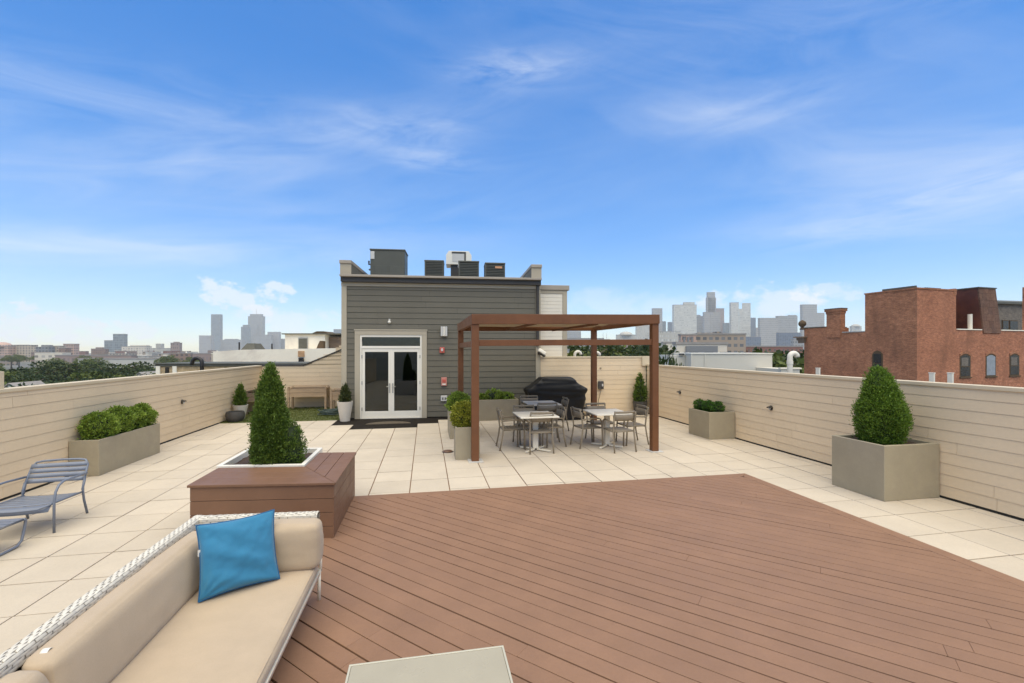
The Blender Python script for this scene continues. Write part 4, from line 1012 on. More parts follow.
def arched_window(xc, zb, w, h, kind):
    def arch(x0,x1,z0,z1,rise,n=8): return [(x0,z0),(x1,z0)] + [(x1+(x0-x1)*i/n, z1+rise*math.sin(PI*i/n)) for i in range(n+1)]
    f = MB(); f.prism_y(arch(xc-w/2-.06,xc+w/2+.06,zb-.02,zb+h+.03,.20), .012,.028); fo = f.build('window', M['winframe'], bb)
    p = MB(); p.prism_y(arch(xc-w/2+.05,xc+w/2-.05,zb+.06,zb+h-.04,.15), .002,.010); p.build('pane', M['boardup'] if kind == 'board' else M['windark'], fo)
    if kind != 'board':
        MB().box(xc-w/2+.05,xc+w/2-.05,-.008,.001,zb+h*.5-.03,zb+h*.5+.03).build('meeting_rail', M['winframe'], fo)
        MB().box(xc-w/2+.1,xc+w/2-.25,-.006,-.001,zb+h*.5+.05,zb+h*.95).build('blind', M['greybrick'], fo)
    MB().box(xc-w/2-.12,xc+w/2+.12,-.06,.028,zb-.12,zb-.022).build('sill', M['winframe'], fo)
    # arch of header bricks
    a = MB(); n = 10
    for i in range(n):
        def pt(j,k): fx = j/n; return (xc-w/2-.06-k*.0+(w+.12)*fx, zb+h+.03+.20*math.sin(PI*fx)+k)
        a.add([(pt(i,0)[0],-.012,pt(i,0)[1]),(pt(i+1,0)[0],-.012,pt(i+1,0)[1]),(pt(i+1,.2)[0],-.012,pt(i+1,.2)[1]),(pt(i,.2)[0],-.012,pt(i,.2)[1]),(pt(i,0)[0],.028,pt(i,0)[1]),(pt(i+1,0)[0],.028,pt(i+1,0)[1]),(pt(i+1,.2)[0],.028,pt(i+1,.2)[1]),(pt(i,.2)[0],.028,pt(i,.2)[1])],[(0,1,2,3),(0,4,5,1),(3,2,6,7)])
    a.build('arch_lintel', M['brick'], fo)
for xc,k in ((5.45,'w'),(8.55,'board'),(11.55,'w'),(14.6,'w')): arched_window(xc, .05, 1.15, 1.55, k)
# small arched window on the left face, built in the same way but turned
f = MB(); f.add([(-.03,3.1,.2),(-.03,2.3,.2),(-.03,2.3,1.75),(-.03,2.45,1.98),(-.03,2.7,2.08),(-.03,2.95,1.98),(-.03,3.1,1.75)], [(0,1,2,3,4,5,6)]); fo = f.build('window', M['winframe'], bb); fo.modifiers.new('t','SOLIDIFY').thickness = .02
MB().box(-.05,-.036,2.42,2.98,.3,1.0).build('pane', M['windark'], fo); MB().box(-.05,-.036,2.42,2.98,1.08,1.8).build('pane', M['windark'], fo)

# ------------------------------------------------------------------ neighbour roofs on the left
def camframe(px, D, z=0): x,y = bearing(px,D); return (x,y,z)
nb_ = thing('neighbour_building', 'neighbouring tan brick building with a white membrane roof beyond the left parapet', 'building', camframe(153,22,0), -TH)
pxm = 22/448
def NX(px, D=22): return (px-153)*D/448 + (153-512)/448*(D-22)
z_e = CAMZ-13.2*pxm
mb = MB(); mb.box(0.15,9,.10,3.0,GZ,z_e-.14); mb.build('wall', M['tanbrick'], nb_)
mb = MB(); mb.box(0.0,9,-.0,3.2,z_e-.05,z_e); mb.build('eave', M['hatch'], nb_); mb = MB(); mb.box(0.04,9,.04,3.2,z_e-.14,z_e-.062); mb.build('fascia', M['hatch'], nb_)
for x in (.1,.92): MB().box(x,x+.20,.04,.099,GZ,z_e-.142).build('pier', M['membrane'], nb_)
MB().box(.55,.72,.05,.099,-2.5,z_e-.2).build('window', M['windark'], nb_)
k = 27/448
def n2(px): return (px-153)*k + (153-512)/448*5
mb = MB(); mb.add([(n2(213),5,GZ),(n2(340),5,GZ),(n2(340),5,CAMZ+.12),(n2(240),5,CAMZ+.02),(n2(213),5,CAMZ-.10),(n2(213),14,GZ),(n2(340),14,GZ),(n2(340),14,CAMZ+.16),(n2(240),14,CAMZ+.1),(n2(213),14,CAMZ-.04)],[(0,1,2,3,4),(1,6,7,2),(4,3,8,9),(3,2,7,8),(5,0,4,9),(6,5,9,8,7)]); mb.build('membrane_roof', M['membrane'], nb_)
k3 = 30/448
def n3(px): return (px-153)*k3 + (153-512)/448*8
z3 = lambda y: CAMZ-(y-350.1)*k3
bx_ = MB(); bx_.box(n3(285),n3(325),8,11,1.5,z3(334.5)); bo = bx_.build('roof_house', M['membrane'], nb_)
MB().box(n3(283),n3(341),7.8,11.4,z3(334.5)+.002,z3(333.4)).build('roof', M['hatch'], bo); MB().prism_y([(n3(309),z3(333.2)),(n3(326),z3(333.2)),(n3(321),z3(331)),(n3(314),z3(331))],8.4,10).build('roof_hatch', M['winframe'], bo)
w = MB().box(n3(298.5),n3(308.2),7.95,7.998,z3(349),z3(337.8)).build('window', M['stone'], bo); MB().box(n3(299.4),n3(307.3),7.92,7.948,z3(348.4),z3(338.6)).build('pane', M['hatch'], w)
MB().box(n3(325.2),n3(341),8.6,11,1.4,z3(337)).build('brown_wall', M['cedar_grey'], nb_)
MB().prism_y([(n3(319.5),z3(349)),(n3(326),z3(349)),(n3(326),z3(341)),(n3(323),z3(341)),(n3(321),z3(345))],7.5,7.9).build('roof_flashing', M['winframe'], nb_)
mb = MB(); mb.add([(n2(234.5),5.6,CAMZ+.0),(n2(249),5.6,CAMZ+.05),(n2(246),5.8,CAMZ+.42),(n2(239),5.8,CAMZ+.42),(n2(234.5),6.8,CAMZ+.0),(n2(249),6.8,CAMZ+.05),(n2(246),6.6,CAMZ+.42),(n2(239),6.6,CAMZ+.42)],[(0,1,2,3),(1,5,6,2),(3,2,6,7),(0,3,7,4)]); mb.build('skylight', M['hatch'], nb_)
for px,y0,y1 in ((234.2,342,350),(267.5,343.5,349.5)): MB().tube([(n2(px),5.5,CAMZ-.1),(n2(px),5.5,CAMZ-(y0-350.1)*k)], .045, 8).build('vent_pipe', M['gooseneck'], nb_)
for px in (301,303.6): MB().box(n2(px)-.06,n2(px)+.06,4.8,4.92,CAMZ-.82,CAMZ-.46).build('vent_stub', M['gooseneck'], nb_)
MB().box(n2(298.5),n2(304.5),4.93,4.998,CAMZ-.4,CAMZ-.05).build('rust_stain_patch', mat('ruststain',(.55,.33,.17,1),.8,.3,3), nb_)
t = thing('gooseneck_vent', 'black gooseneck vent on the tan brick roof edge behind the left parapet', 'vent', camframe(202,21,0), -TH)
zg = lambda y: CAMZ-(y-350.1)*21/448
sp = .23; pts = [(0,0,zg(374)),(0,0,zg(363))]+[(-sp+sp*math.cos(a*PI/8),0,zg(363)+sp*math.sin(a*PI/8)) for a in range(1,9)]+[(-2*sp-.02,0,zg(363)-.08)]
MB().tube(pts, .085, 12).build('pipe', M['gooseneck'], t, smooth=True); MB().lathe([(.10,0),(.10,.1)],12,(0,0,zg(366))).build('collar', M['gooseneck'], t)

# ------------------------------------------------------------------ the ground and the city
struct(MB().lathe([(3600,GZ-1),(3600,GZ)],64).build('ground', mat('ground', (.14,.135,.115,1), .95, .3, .02, dirt=(.06,.085,.03,1), dirt_scale=.012)))
for i,(px,px2,D,w) in enumerate(((-40,160,430,14),(600,1000,380,14))):
    a, b = Vector(bearing(px,D)), Vector(bearing(px2,D)); n = Vector((b.y-a.y, a.x-b.x)).normalized()*w/2
    struct(MB().prism([tuple(a-n),tuple(b-n),tuple(b+n),tuple(a+n)], GZ+.01, GZ+.06).build('road', mat('asphalt%d'%i,(.055,.053,.05,1),.9,.1,.2)))

FAC = {}
def fac(key, wall, glass, fh=3.6, fw=3., gh=.5, gw=.6):
    if key not in FAC: FAC[key] = facade(key, wall, glass, fh, fw, gh, gw)
    return FAC[key]
fac('bluegl', (.18,.205,.215,1), (.11,.13,.14,1), 8, 6, .75, .8); fac('grey', (.30,.29,.27,1), (.15,.155,.16,1), 8, 6); fac('pale', (.44,.41,.345,1), (.40,.385,.34,1), 10, 5, .5, .5)
fac('tan', (.46,.37,.27,1), (.16,.15,.14,1), 4, 4.5, .55, .5); fac('pink', (.50,.33,.25,1), (.18,.15,.14,1), 4, 4); fac('brown', (.24,.15,.11,1), (.12,.10,.09,1), 4, 4, .5, .5)
fac('cream', (.66,.58,.46,1), (.34,.31,.27,1), 5, 6, .5, .5); fac('dkblue', (.13,.16,.21,1), (.07,.09,.12,1), 4, 5, .6, .8); fac('dkgrey', (.20,.20,.20,1), (.10,.11,.12,1), 5, 5)
fac('tower', (.33,.31,.285,1), (.20,.195,.19,1), 9, 4, .5, .45); fac('rose', (.30,.215,.18,1), (.2,.16,.15,1), 7, 4, .5, .5); fac('white', (.50,.475,.41,1), (.45,.43,.375,1), 12, 7, .25, .9)
fac('redbrick', (.23,.10,.07,1), (.09,.08,.07,1), 3.4, 3.2, .5, .4); fac('browntan', (.34,.26,.19,1), (.13,.13,.13,1), 4, 3.6, .45, .6)
def city(label, px0, px1, ytop, D, fk, depth=None, extra=None, name='tower', cat='tower', yaw=0, parts=()):
    """a far building standing on street level: columns px0-px1 of the view at distance D, top edge at ytop"""
    xm, ym = bearing((px0+px1)/2, D); k = D/448; w = (px1-px0)*k; h = CAMZ-(ytop-350.1)*k - GZ; d = (depth or w*.8)*.4
    t = thing(name, label, cat, (xm,ym,GZ), -TH+yaw)
    MB().box(-w/2,w/2,0,d,0,h).build('wall', FAC[fk], t)
    MB().box(-w/2-.3,w/2+.3,-.3,d+.3,h+.01,h+max(.8,.35*k)).build('roof', M['roofgrey'], t)
    for (a,b,yt,kind) in parts:      # further masses on or beside it, in the same columns
        x0, x1 = (a-(px0+px1)/2)*k, (b-(px0+px1)/2)*k; hh = CAMZ-(yt-350.1)*k - GZ
        if kind == 'mast': MB().tube([((x0+x1)/2,d/2,h),((x0+x1)/2,d/2,hh)], [.9*k*.4,.25*k*.4], 6).build('mast', M['ltgrey'], t)
        elif kind == 'dome': MB().lathe([((x1-x0)/2*math.cos(i*PI/14), h+(hh-h)*math.sin(i*PI/14)) for i in range(7)]+[(.1,hh)], 18, ((x0+x1)/2,d/2,0)).build('dome', FAC[fk], t)
        elif kind == 'front': MB().box(x0,x1,-d*.12,-.01,0,hh).build('wing', FAC[fk], t)
        elif kind == 'dark': MB().box(x0,x1,-.6,-.02,hh*.55,hh).build('dark_panel', FAC['dkgrey'], t)
        else: MB().box(x0,x1,d*.15,d*.85,h+.02,hh).build('upper_block', FAC[fk], t)
    return t
# left skyline
city('slab-sided blue-grey glass tower, slimmest and tallest on the left skyline',211,220,314.6,3000,'bluegl',70)
city('broad grey stepped tower with a mast, right of the slim glass tower',248,262.5,316.5,3000,'grey',80,parts=((249.5,261,314,'b'),(254.5,256,308.5,'mast'),(252,258,325,'front')))
city('round-topped pale grey tower leaning against the masted tower',241,249,327,2900,'bluegl',50,parts=((242.5,248.5,324.8,'b'),))
city('low grey office block in front of the masted tower',253,271,335,2700,'grey',60); city('pale square-topped tower right of the masted tower',267.5,279,332.2,2750,'tower',60)
city('dim low grey block at the right end of the left cluster',279,286.5,339,2800,'grey',60)
city('pale square office tower left of the slim glass tower',199,211,335.8,2600,'tower',70)
city('grey low office row right of the slim glass tower',220.5,242,340,2700,'grey',80,parts=((224,236,338.9,'b'),))
city('blue-grey tower peeping beside the penthouse corner',333.5,343,329.5,2800,'bluegl',60)
city('dark blue-grey square tower of a pair above the left treetops',113,124,334.2,1500,'bluegl',35)
city('shorter pale blue-grey tower of the pair above the left treetops',104.2,113,340.6,1500,'bluegl',35)
city('brown brick apartment tower between the pair and the white roof',170.5,179.5,343,900,'rose',18,parts=((173,177.5,341.8,'b'),))
city('thin greenish hospital tower on a low pale block',145,170,348.4,1100,'pale',40,parts=((155,160,343.6,'b'),))
city('pale cream block with a shallow dome right of the twin towers',121.5,146,346.6,1000,'cream',40,parts=((129,145,345.2,'b'),))
city('long tan apartment block with a grid of windows at the far left',9,31,345.4,700,'tan',26,name='apartment_block',cat='building',parts=((31,36.5,347,'front'),(13,24,344.7,'b')))
city('pinkish block cut by the left edge of the view',-14,8.6,346.5,690,'pink',26,name='apartment_block',cat='building',parts=((-8,6,342,'dome'),))
city('grey glass-fronted block left of the tan one with the pale top',36,48.5,347.2,680,'dkgrey',26,name='apartment_block',cat='building',parts=((40,47,345,'b'),))
city('tan low block with a flat pale top behind the left trees',48.5,59,346.2,690,'tan',26,name='apartment_block',cat='building')
city('small brown block between two tan ones at left',58.5,66,348.2,670,'brown',20,name='apartment_block',cat='building')
city('plain pinkish cube of a building above the left trees',63.2,74.5,344.2,720,'pink',20,name='apartment_block',cat='building')
city('brown church-like roof cluster behind the long brown roof',91,105,349,850,'brown',20,name='brick_hall',cat='building',parts=((95,101,347.3,'b'),))
city('long low brown-roofed shed behind the left treetops',55,131,355.6,420,'rose',16,name='warehouse',cat='building')
city('long white flat-roofed warehouse just above the left treetops',78,164,359.2,330,'white',14,name='warehouse',cat='building')
city('small white house with a roof box beyond the white warehouse',153.5,167.5,357,360,'cream',8,name='house',cat='building',parts=((162,166,354.5,'b'),))
city('low brown shed right of the brown brick tower',183,215,353.8,500,'rose',18,name='warehouse',cat='building')
# right skyline
city('faint grey tower seen under the left half of the pergola roof',565,581,331.5,2300,'grey',50)
city('tan domed court building seen below the pergola beam',617,636,335,1500,'pale',40,parts=((620,633,331.5,'dome'),))
city('twin-spired brown church below the pergola beam',601.5,610,339.5,1200,'brown',25,name='church',cat='church',parts=((602.3,604.6,332.5,'mast'),(605.8,608.2,332.2,'mast')))
city('pale grey tower half hidden by the right pergola post',636.5,650,325,2300,'pale',50)
city('tall slim pale tower just right of the right pergola post',652.7,662.4,308.6,2400,'tower',45)
city('small blue-grey tower in the gap right of the slim pale tower',662.5,666,321.6,2500,'bluegl',40); city('dark blue-grey stepped tower left of the big blank slab',668.5,675,322.3,2500,'dkblue',40)
city('big blank pale slab tower with a rounded roof house',674,696.7,305,2100,'white',60,parts=((684.5,695,302,'b'),))
city('grey stepped tower right of the big blank slab',697,704.5,316.3,2300,'grey',50,parts=((697.2,700.8,314.8,'b'),))
city('tallest tower of the right skyline, pale with stepped shoulders',704.4,720.5,312.3,2200,'tower',50,parts=((707.2,716.4,297.5,'b'),(708,715.4,292,'b'),(710.8,713.2,312.9,'front')))
city('grey-brown tower tucked behind the tallest tower',716.6,724.2,308.6,2350,'rose',45); city('low grey office block left of the white slotted tower',724.3,731,323.2,2300,'bluegl',45)
city('white slotted tower with two slabs and a gap between',731.2,738.8,302.7,2100,'white',45,parts=((742,750.4,303,'front'),(738.9,742.1,308.8,'front')))
city('dark blue glass tower right of the white slotted tower',750.6,755.8,318,2250,'dkblue',40); city('small pale tower in the gap before the twin tan slabs',756,760.5,328,2250,'tower',40)
city('wide tan-grey ribbed office slab on the right skyline',760.2,778,318.2,2000,'tower',50)
city('stepped grey glass office block right of the ribbed slab',778,797.5,316.2,2050,'grey',50,parts=((790,797,315,'b'),))
city('low dark blue glass block under the white slotted tower',745.5,761,337,1300,'dkblue',35); city('low dark blue block in front of the grey glass office',779,801,332.8,1300,'dkblue',35)
city('tall light grey slab tower just left of the brick chimney',802.4,817,304.8,2100,'tower',45); city('shorter grey slab beside the brick chimney',817,824.5,313.2,2150,'tower',45)
city('round-topped pale tower in the gap of the brick wall',852.2,861.6,326.5,2000,'pale',40,parts=((853,860.8,324,'dome'),))
city('pale grey low building left of the dark blue glass block',793.5,803,339.3,900,'grey',25,name='office_block',cat='building')
# right middle distance
city('orange-pink stair tower of the tan office block',681,697,335.2,260,'pink',10,name='office_block',cat='building',parts=((683,685,337,'dark'),(687,689,337,'dark'),(691,693,337,'dark')))
city('long tan brick office block with ribbon windows beyond the parapet',697,745.8,334.6,262,'browntan',14,name='office_block',cat='building',parts=((699,723,332.6,'b'),(716,722,331.6,'b')))
city('cream low building with a glazed corner in front of the tan office',676.5,727,344.4,150,'cream',8,name='office_block',cat='building',parts=((685.5,717,346,'dark'),))
city('pale stone block beyond the right pergola post',655,681,331.6,1100,'pale',30,name='office_block',cat='building')
city('grey stone low block beside the pergola post',652,676,343.5,420,'grey',14,name='office_block',cat='building')
city('small cream house with dark windows beside the tan stair tower',663.5,680,343.2,250,'cream',8,name='house',cat='building',parts=((664,667,345,'front'),))
city('long low red brick row behind the white parapet building',745,803,346.8,330,'redbrick',12,name='brick_row',cat='building',parts=((752,757,345.6,'b'),(770,774,345.8,'b'),(788,796,345.9,'b')))
city('red brick row far behind the pergola rail',608,652,340.5,700,'rose',16,name='brick_row',cat='building')
city('grey low row under the pergola beam at left',566,604,338.5,800,'grey',16,name='brick_row',cat='building')
# white painted parapet building close by on the right
wp = thing('white_roof_building', 'low white-painted roof bulkhead standing just beyond the right parapet', 'building', (*bearing(691,40),0), -TH+R(-3))
kk = 40/448; zz = lambda y: CAMZ-(y-350.1)*kk
MB().box(0,79*kk,0,5,GZ,zz(354)).build('wall', M['paintgrey'], wp); MB().box(-.05,79*kk+.05,-.08,5.1,zz(354)+.002,zz(353)).build('coping', M['white'], wp)
MB().box(-17*kk,-.01,1.5,5,GZ,zz(355.4)).build('side_wing', M['paintgrey'], wp); MB().box(13*kk,13*kk+.12,-.06,-.002,GZ,zz(354.4)).build('corner_board', M['paintgrey'], wp); MB().box(-.02,.10,-.06,-.002,GZ,zz(354.4)).build('corner_board', M['paintgrey'], wp)
MB().box(-7*kk,-1.8*kk,1.3,1.48,zz(355.2),zz(353.6)).build('roof_vent', M['gooseneck'], wp)
nr = thing('flat_roof', 'low pale flat roof with kerbs under the candy-cane vent', 'roof', (*bearing(781,36),0), -TH)
MB().box(0,1.5,0,6,GZ,CAMZ-19*36/448).build('wall', M['paintgrey'], nr); MB().box(-.1,1.6,-.1,.2,CAMZ-19*36/448+.002,CAMZ-17.5*36/448).build('coping', M['membrane'], nr)
# small gabled house at the bottom of the left trees
for px,D,yt,lab in ((10,70,383.5,'grey roof with a white gable end low at the left edge of the trees'),(140,95,372.5,'white gabled house front among trees left of the tan brick roof')):
    kx = D/448; zt_ = CAMZ-(yt-350.1)*kx
    t = thing('gabled_house', lab, 'house', (*bearing(px,D),0), -TH+R(8))
    MB().prism_y([(-1.4,GZ),(1.4,GZ),(1.4,zt_-1.1),(0,zt_),(-1.4,zt_-1.1)],0,5).build('wall', M['white'], t)
    mb = MB(); mb.add([(-1.6,-.3,zt_-1.2),(0,-.3,zt_+.1),(0,5.3,zt_+.1),(-1.6,5.3,zt_-1.2),(1.6,-.3,zt_-1.2),(1.6,5.3,zt_-1.2)],[(0,1,2,3),(1,4,5,2)]); o = mb.build('roof', M['roofgrey'], t); o.modifiers.new('t','SOLIDIFY').thickness = .15
    MB().box(-.4,.4,-.05,-.005,zt_-2.6,zt_-1.4).build('window', M['windark'], t)

# low-rise roofs filling the middle distance
rnd = random.Random(12)
keys = ['redbrick','redbrick','rose','brown','tan','cream','grey','browntan','pale','white']
protos = {}
for kx in sorted(set(keys)):
    pass
def lowrise(px, D, w, h, d, fk, roof):
    x,y = bearing(px,D)
    t = thing('row_house', lowlab[fk], 'building', (x,y,GZ), -TH+rnd.uniform(-.5,.5), 'low-rise roofs in the middle distance')
    MB().box(-w/2,w/2,0,d,0,h).build('wall', FAC[fk], t); MB().box(-w/2-.2,w/2+.2,-.2,d+.2,h+.01,h+.5).build('roof', roof, t)
    if rnd.random() < .6: cx_ = rnd.uniform(-w/3,w/3); MB().box(cx_-.6,cx_+.6,d*.4,d*.4+1.2,h+.52,h+2.).build('chimney', FAC['redbrick'] if rnd.random()<.6 else M['membrane'], t)
lowlab = {'redbrick':'small dark red brick row house among the distant roofs','rose':'small dull pink row house among the distant roofs','brown':'small brown row house among the distant roofs','tan':'small tan row house among the distant roofs','cream':'small cream row house among the distant roofs','grey':'small grey row house among the distant roofs','browntan':'small tan-brown row house among the distant roofs','pale':'small pale stone row house among the distant roofs','white':'small whitish row house among the distant roofs'}
roofs = [M['roofgrey'], M['hatch'], M['membrane'], M['roofgrey']]
for i in range(85):
    D = 420*math.exp(rnd.random()*1.3); lowrise(rnd.uniform(-60,345), D, rnd.uniform(9,26), rnd.uniform(8,13.5)+D*.004, rnd.uniform(10,16), rnd.choice(keys), rnd.choice(roofs))
for i in range(85):
    D = 300*math.exp(rnd.random()*1.5); lowrise(rnd.uniform(545,830), D, rnd.uniform(9,26), rnd.uniform(9,14.5)+D*.004, rnd.uniform(10,16), rnd.choice(keys), rnd.choice(roofs))

# ------------------------------------------------------------------ trees
def tree_proto(seed, m, lab):
    rnd = random.Random(seed); t = thing('tree', lab, 'tree', (0,0,GZ), 0, 'street trees beyond the parapets')
    tk = MB(); tk.tube([(0,0,-.3),(.1,0,3),(0,.1,6.5),(0,0,10)], [.45,.36,.26,.1], 8)
    for i in range(7):
        a = i*2.4; z = 4+i*.8; L = 3.2+rnd.random(); tk.tube([(0,0,z),(math.cos(a)*L*.5,math.sin(a)*L*.5,z+1.3),(math.cos(a)*L,math.sin(a)*L,z+2.6)], [.16,.1,.04], 6)
    tk.build('trunk', M['bark'], t, smooth=True)
    vs, fs = [], []
    blobs = []
    for i in range(17):
        a = i*2.4; r = 4.1*math.sqrt((i+.5)/17); z = 7.6+ (1-(r/4.6)**2)*rnd.uniform(1.2,4.4) - rnd.random()*1.6; blobs.append((Vector((r*math.cos(a),r*math.sin(a),z)), rnd.uniform(1.3,1.95)))
    blobs.append((Vector((0,0,9)),2.8))
    for c,br in blobs:
        for j in range(int(150*br*br/2.2)):
            d = Vector((rnd.gauss(0,1),rnd.gauss(0,1),rnd.gauss(0,1)))
            if d.length < .01: continue
            d.normalize(); p = c+Vector((d.x*br*1.15,d.y*br*1.15,d.z*br*.8))*rnd.uniform(.65,1.05)
            ax = (d+Vector((rnd.gauss(0,.7),rnd.gauss(0,.7),rnd.gauss(0,.5)))).normalized(); sd = ax.cross(Vector((rnd.gauss(0,1),rnd.gauss(0,1),rnd.gauss(0,1)))).normalized()
            L = rnd.uniform(.28,.62); b = len(vs); vs += [tuple(p-ax*L*.5), tuple(p+sd*L*.4), tuple(p+ax*L*.5), tuple(p-sd*L*.4)]; fs.append((b,b+1,b+2,b+3))
    mb = MB(); mb.v, mb.f = vs, fs; mb.build('crown', m, t)
    return t
LAB = ['dark green broad-crowned tree in the wood beyond the left parapet','deep green rounded tree in the wood beyond the left parapet','lighter yellow-green tree low among the dark trees at left']
tp = [tree_proto(3, M['treeleaf'], LAB[0]), tree_proto(8, M['treemid'], LAB[1]), tree_proto(15, M['treelight'], LAB[2])]
used = [False]*3
rnd = random.Random(77)
def put(px, D, ytop, kind, lab=None, wide=1., ref=12.9):
    x,y = bearing(px,D); h = CAMZ-(ytop-350.1)*D/448-GZ; s = h/ref
    sc_ = (s*wide, s*wide, s); rz = rnd.random()*6
    if not used[kind]:
        t = tp[kind]; used[kind] = True; t.location = (x,y,GZ); t.rotation_euler.z = rz; t.scale = sc_
        if lab: t['label'] = lab
    else: dup(tp[kind], (x,y,GZ), rz, lab or LAB[kind], sc_)
left = [(8,95,364.5,0),(-14,90,366,1),(24,150,364,1),(36,130,365,0),(50,135,358.5,0),(66,150,362,1),(79,140,360.5,0),(94,150,362,1),(110,135,360.5,0),(126,150,361.5,1),(139,140,359.5,0),(152,150,362,1),
 (30,90,370.5,0),(4,75,371,1),(56,85,374,2),(74,88,372,2),(90,85,368,0),(104,85,364.5,1),(118,90,366,2),(133,95,368,1),(146,100,366.5,0),(-8,62,376,2),(16,62,380,1),(40,62,379,0),(64,64,379.5,2),(84,64,376,1),(101,68,374,0),(118,72,373.5,1),(156,110,370,0)]
for px,D,yt,kd in left: put(px,D,yt,kd,None,1.25)
right = [(566,75,344,2),(573,80,346.5,0),(606,80,345.5,0),(617,85,344.5,1),(628,80,346,1),(640,85,344,0),(650,85,345.5,1),(659,70,348,0),(762,60,357,1),(772,62,353.5,0),(783,58,352,1),(793,64,354,0),(803,62,352,1),(812,66,356,0),(590,110,346,1)]
RL = {0:'dark green tree beyond the wall on the right side of the terrace',1:'rounded green tree beyond the wall on the right side of the terrace',2:'bright green tree between the bulkhead and the white vent pipes'}
for px,D,yt,kd in right: put(px,D,yt,kd,RL[kd],1.05,11.9)
for px,D,yt,kd in ((662,38,349,0),(670,37,353.5,1),(678,36,358,0),(686,36,361.5,1)): put(px,D,yt,kd,'slender green treetop close behind the right parapet by the pergola post',.30,12.6)
for i in range(46):
    D = rnd.uniform(200,700); px = rnd.uniform(-40,230) if i % 2 else rnd.uniform(560,830); put(px, D, 350.1+rnd.uniform(3.2,7)*200/D+1.2, i%2, 'small far-off green tree among the distant roofs', 1.3)

# ------------------------------------------------------------------ haze
hz = MB().box(-3620,3620,-3620,3620,GZ-2.2,288).build('haze', None)
m = bpy.data.materials.new('haze'); m.use_nodes = True; N = NT(m); N.n.remove(N.n['Principled BSDF'])
pv = N.new('ShaderNodeVolumePrincipled'); pv.inputs['Color'].default_value = (.97,.98,.97,1); pv.inputs['Density'].default_value = .00013; pv.inputs['Anisotropy'].default_value = 0.
N.link(pv.outputs[0], N.n['Material Output'].inputs['Volume']); hz.data.materials.append(m); struct(hz,'stuff')

# ------------------------------------------------------------------ sky, sun, camera
SUN_EL, SUN_AZ = R(72), R(176)      # azimuth clockwise from +y
w = bpy.data.worlds.new('World'); S.world = w; w.use_nodes = True; N = NT(w)
bg = N.n['Background']
sky = N.new('ShaderNodeTexSky'); sky.sky_type = 'NISHITA'; sky.sun_disc = False; sky.sun_elevation = SUN_EL; sky.sun_rotation = SUN_AZ
sky.air_density = 1.0; sky.dust_density = .15; sky.ozone_density = 2.2
bg.inputs['Strength'].default_value = .12
d = N.new('ShaderNodeTexCoord').outputs['Generated']
sp = N.new('ShaderNodeSeparateXYZ'); N.link(d, sp.inputs[0])
el = N.math('ARCSINE', sp.outputs[2]); az = N.math('ARCTAN2', sp.outputs[0], sp.outputs[1])   # radians; az clockwise from +y
cv = N.new('ShaderNodeCombineXYZ'); N.link(az, cv.inputs[0]); N.link(el, cv.inputs[1]); ae = cv.outputs[0]
def wisp(a0, e0, da, de, rot, stretch, scale, lo, hi, amt, seed):
    """a patch of cirrus in azimuth/elevation: soft-edged region filled with stretched noise"""
    mp = N.mapping(N.mapping(ae, (1,1,1), (0,0,0), (-a0,-e0,0)), (1,1,1), (0,0,rot))
    q = N.new('ShaderNodeSeparateXYZ'); N.link(mp, q.inputs[0])
    r2_ = N.math('ADD', N.math('POWER', N.math('DIVIDE', q.outputs[0], da), 2), N.math('POWER', N.math('DIVIDE', q.outputs[1], de), 2))
    fall = N.math('EXPONENT', N.math('MULTIPLY', r2_, -1.))
    n = N.noise(N.mapping(mp, (1*scale, stretch*scale, 1), (0,0,0), (seed,seed*.7,0)), 1., 7, .62, .8)
    f = N.math('MULTIPLY', N.ramp(n, [(lo,(0,0,0,1)), (hi,(1,1,1,1))]), N.math('MULTIPLY', fall, amt))
    return f
def dirpx(px, py):
    X = (px-512)/448; a = TH+math.atan(X); e = math.atan((350.1-py)/448/math.hypot(1,X)); return a, e
fs_ = []
for (px,py,da,de,rot,st_,scl,lo,hi,amt,sd) in (
    (150,165,.62,.055,-.30,5,3.0,.30,.75,.40,1.), (70,248,.40,.030,-.10,6,3.5,.25,.7,.55,2.), (60,95,.45,.06,-.12,5,4,.35,.75,.30,3.), (390,128,.16,.035,-.05,4,5,.35,.7,.38,4.), (430,158,.10,.022,0,5,7,.35,.7,.40,5.),
    (515,70,.14,.030,-.02,5,6,.3,.7,.50,6.), (730,110,.22,.04,.10,4,3.2,.3,.8,.52,7.), (930,165,.40,.085,.18,4,2.4,.3,.8,.46,8.), (985,185,.28,.03,-.05,6,5,.3,.7,.5,9.), (880,230,.25,.03,0,6,5,.35,.75,.35,10.), (300,230,.7,.10,-.2,5,2.4,.35,.8,.28,11.), (620,40,.6,.12,.1,4,2.2,.4,.8,.16,12.), (850,40,.5,.10,.2,4,2.6,.4,.8,.25,13.)):
    a,e = dirpx(px,py); fs_.append(wisp(a,e,da,de,rot,st_,scl,lo,hi,amt,sd))
def puff(px,py,da,de,scl,lo,hi,amt,sd):
    a,e = dirpx(px,py)
    mp = N.mapping(ae, (1,1,1), (0,0,0), (-a,-e,0)); q = N.new('ShaderNodeSeparateXYZ'); N.link(mp, q.inputs[0])
    r2_ = N.math('ADD', N.math('POWER', N.math('DIVIDE', q.outputs[0], da), 2), N.math('POWER', N.math('DIVIDE', q.outputs[1], de), 2))
    n = N.noise(N.mapping(mp, (scl,scl*1.5,1), (0,0,0), (sd,sd,0)), 1., 7, .6)
    f = N.math('SUBTRACT', N.math('ADD', N.math('MULTIPLY', n, 3.0), -.56), N.math('MULTIPLY', r2_, .5))
    return N.math('MULTIPLY', N.ramp(f, [(lo,(0,0,0,1)), (hi,(1,1,1,1))]), amt)
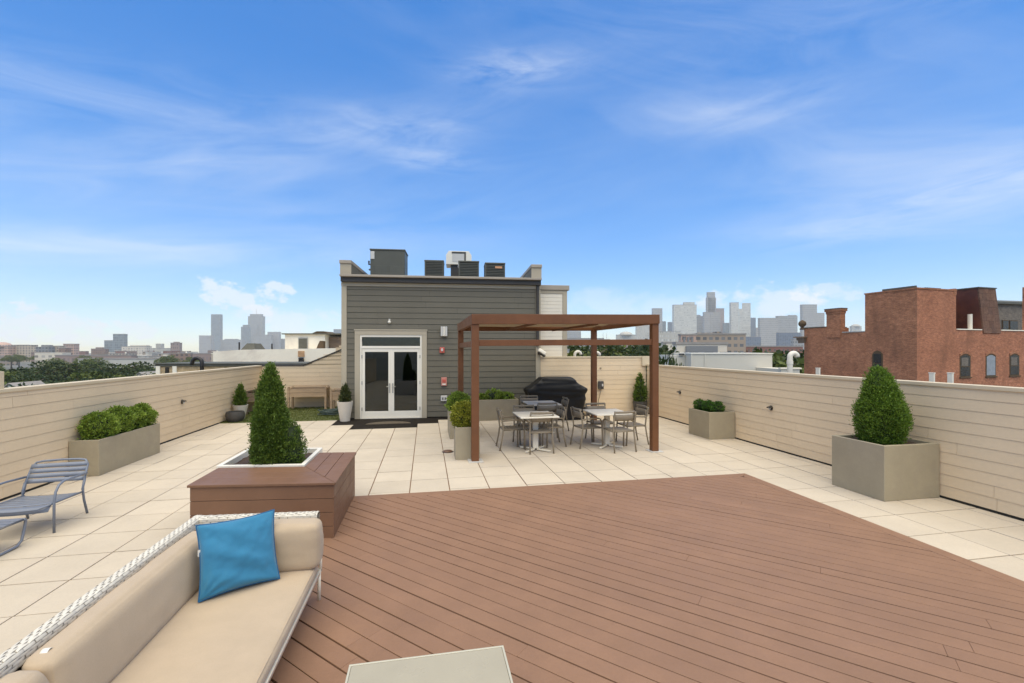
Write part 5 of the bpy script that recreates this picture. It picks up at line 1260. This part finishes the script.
for args in ((243,296,.10,.045,16,.62,.85,.75,1.),(285,318,.13,.03,14,.62,.9,.55,2.),(10,324,.05,.035,24,.66,.9,.8,3.),(76,326,.05,.028,26,.66,.9,.8,4.),(130,332,.045,.02,26,.66,.9,.65,5.),(40,338,.14,.012,14,.6,.9,.35,6.),(770,298,.13,.035,12,.62,.9,.65,7.),(825,293,.07,.022,16,.62,.9,.5,8.),(620,300,.3,.04,6,.7,1.,.3,9.),(110,341,.12,.012,14,.6,.9,.4,10.)): fs_.append(puff(*args))
tot = fs_[0]
for f in fs_[1:]: tot = N.math('ADD', tot, f)
tot = N.math('MINIMUM', N.math('MULTIPLY', tot, .9), .9)
hs = N.new('ShaderNodeHueSaturation'); hs.inputs['Saturation'].default_value = 1.62; hs.inputs['Value'].default_value = 1.
gm = N.new('ShaderNodeGamma'); gm.inputs[1].default_value = .72        # evens out the zenith-to-horizon range
N.link(N.mix(1., sky.outputs[0], (.12,.12,.12,1), 'MULTIPLY'), gm.inputs[0]); N.link(gm.outputs[0], hs.inputs['Color'])
skc = N.mix(1., hs.outputs[0], (6.1,6.6,8.0,1), 'MULTIPLY')
c = N.mix(tot, skc, (5.3,5.6,6.0,1))
N.link(c, bg.inputs['Color'])
sl_ = bpy.data.lights.new('Sun','SUN'); sl_.energy = 3.3; sl_.angle = R(88); sl_.color = (1,.885,.60)
so = bpy.data.objects.new('Sun', sl_); COL.objects.link(so)
dv = Vector((math.sin(SUN_AZ)*math.cos(SUN_EL), math.cos(SUN_AZ)*math.cos(SUN_EL), math.sin(SUN_EL)))
so.rotation_euler = dv.to_track_quat('Z','Y').to_euler()
cd = bpy.data.cameras.new('Camera'); cam = bpy.data.objects.new('Camera', cd); COL.objects.link(cam)
cam.location = (0,0,CAMZ); cam.rotation_euler = (R(90),0,-TH); cd.sensor_width = 36; cd.lens = 448/1024*36; cd.shift_y = 8.6/1024; cd.clip_start = .05; cd.clip_end = 20000
S.camera = cam
vs_ = S.view_settings; vs_.view_transform = 'Standard'; vs_.look = 'None'; vs_.exposure = .6; vs_.gamma = 1; vs_.use_curve_mapping = False
S.cycles.volume_bounces = 1; S.cycles.max_bounces = 8; S.cycles.transparent_max_bounces = 12
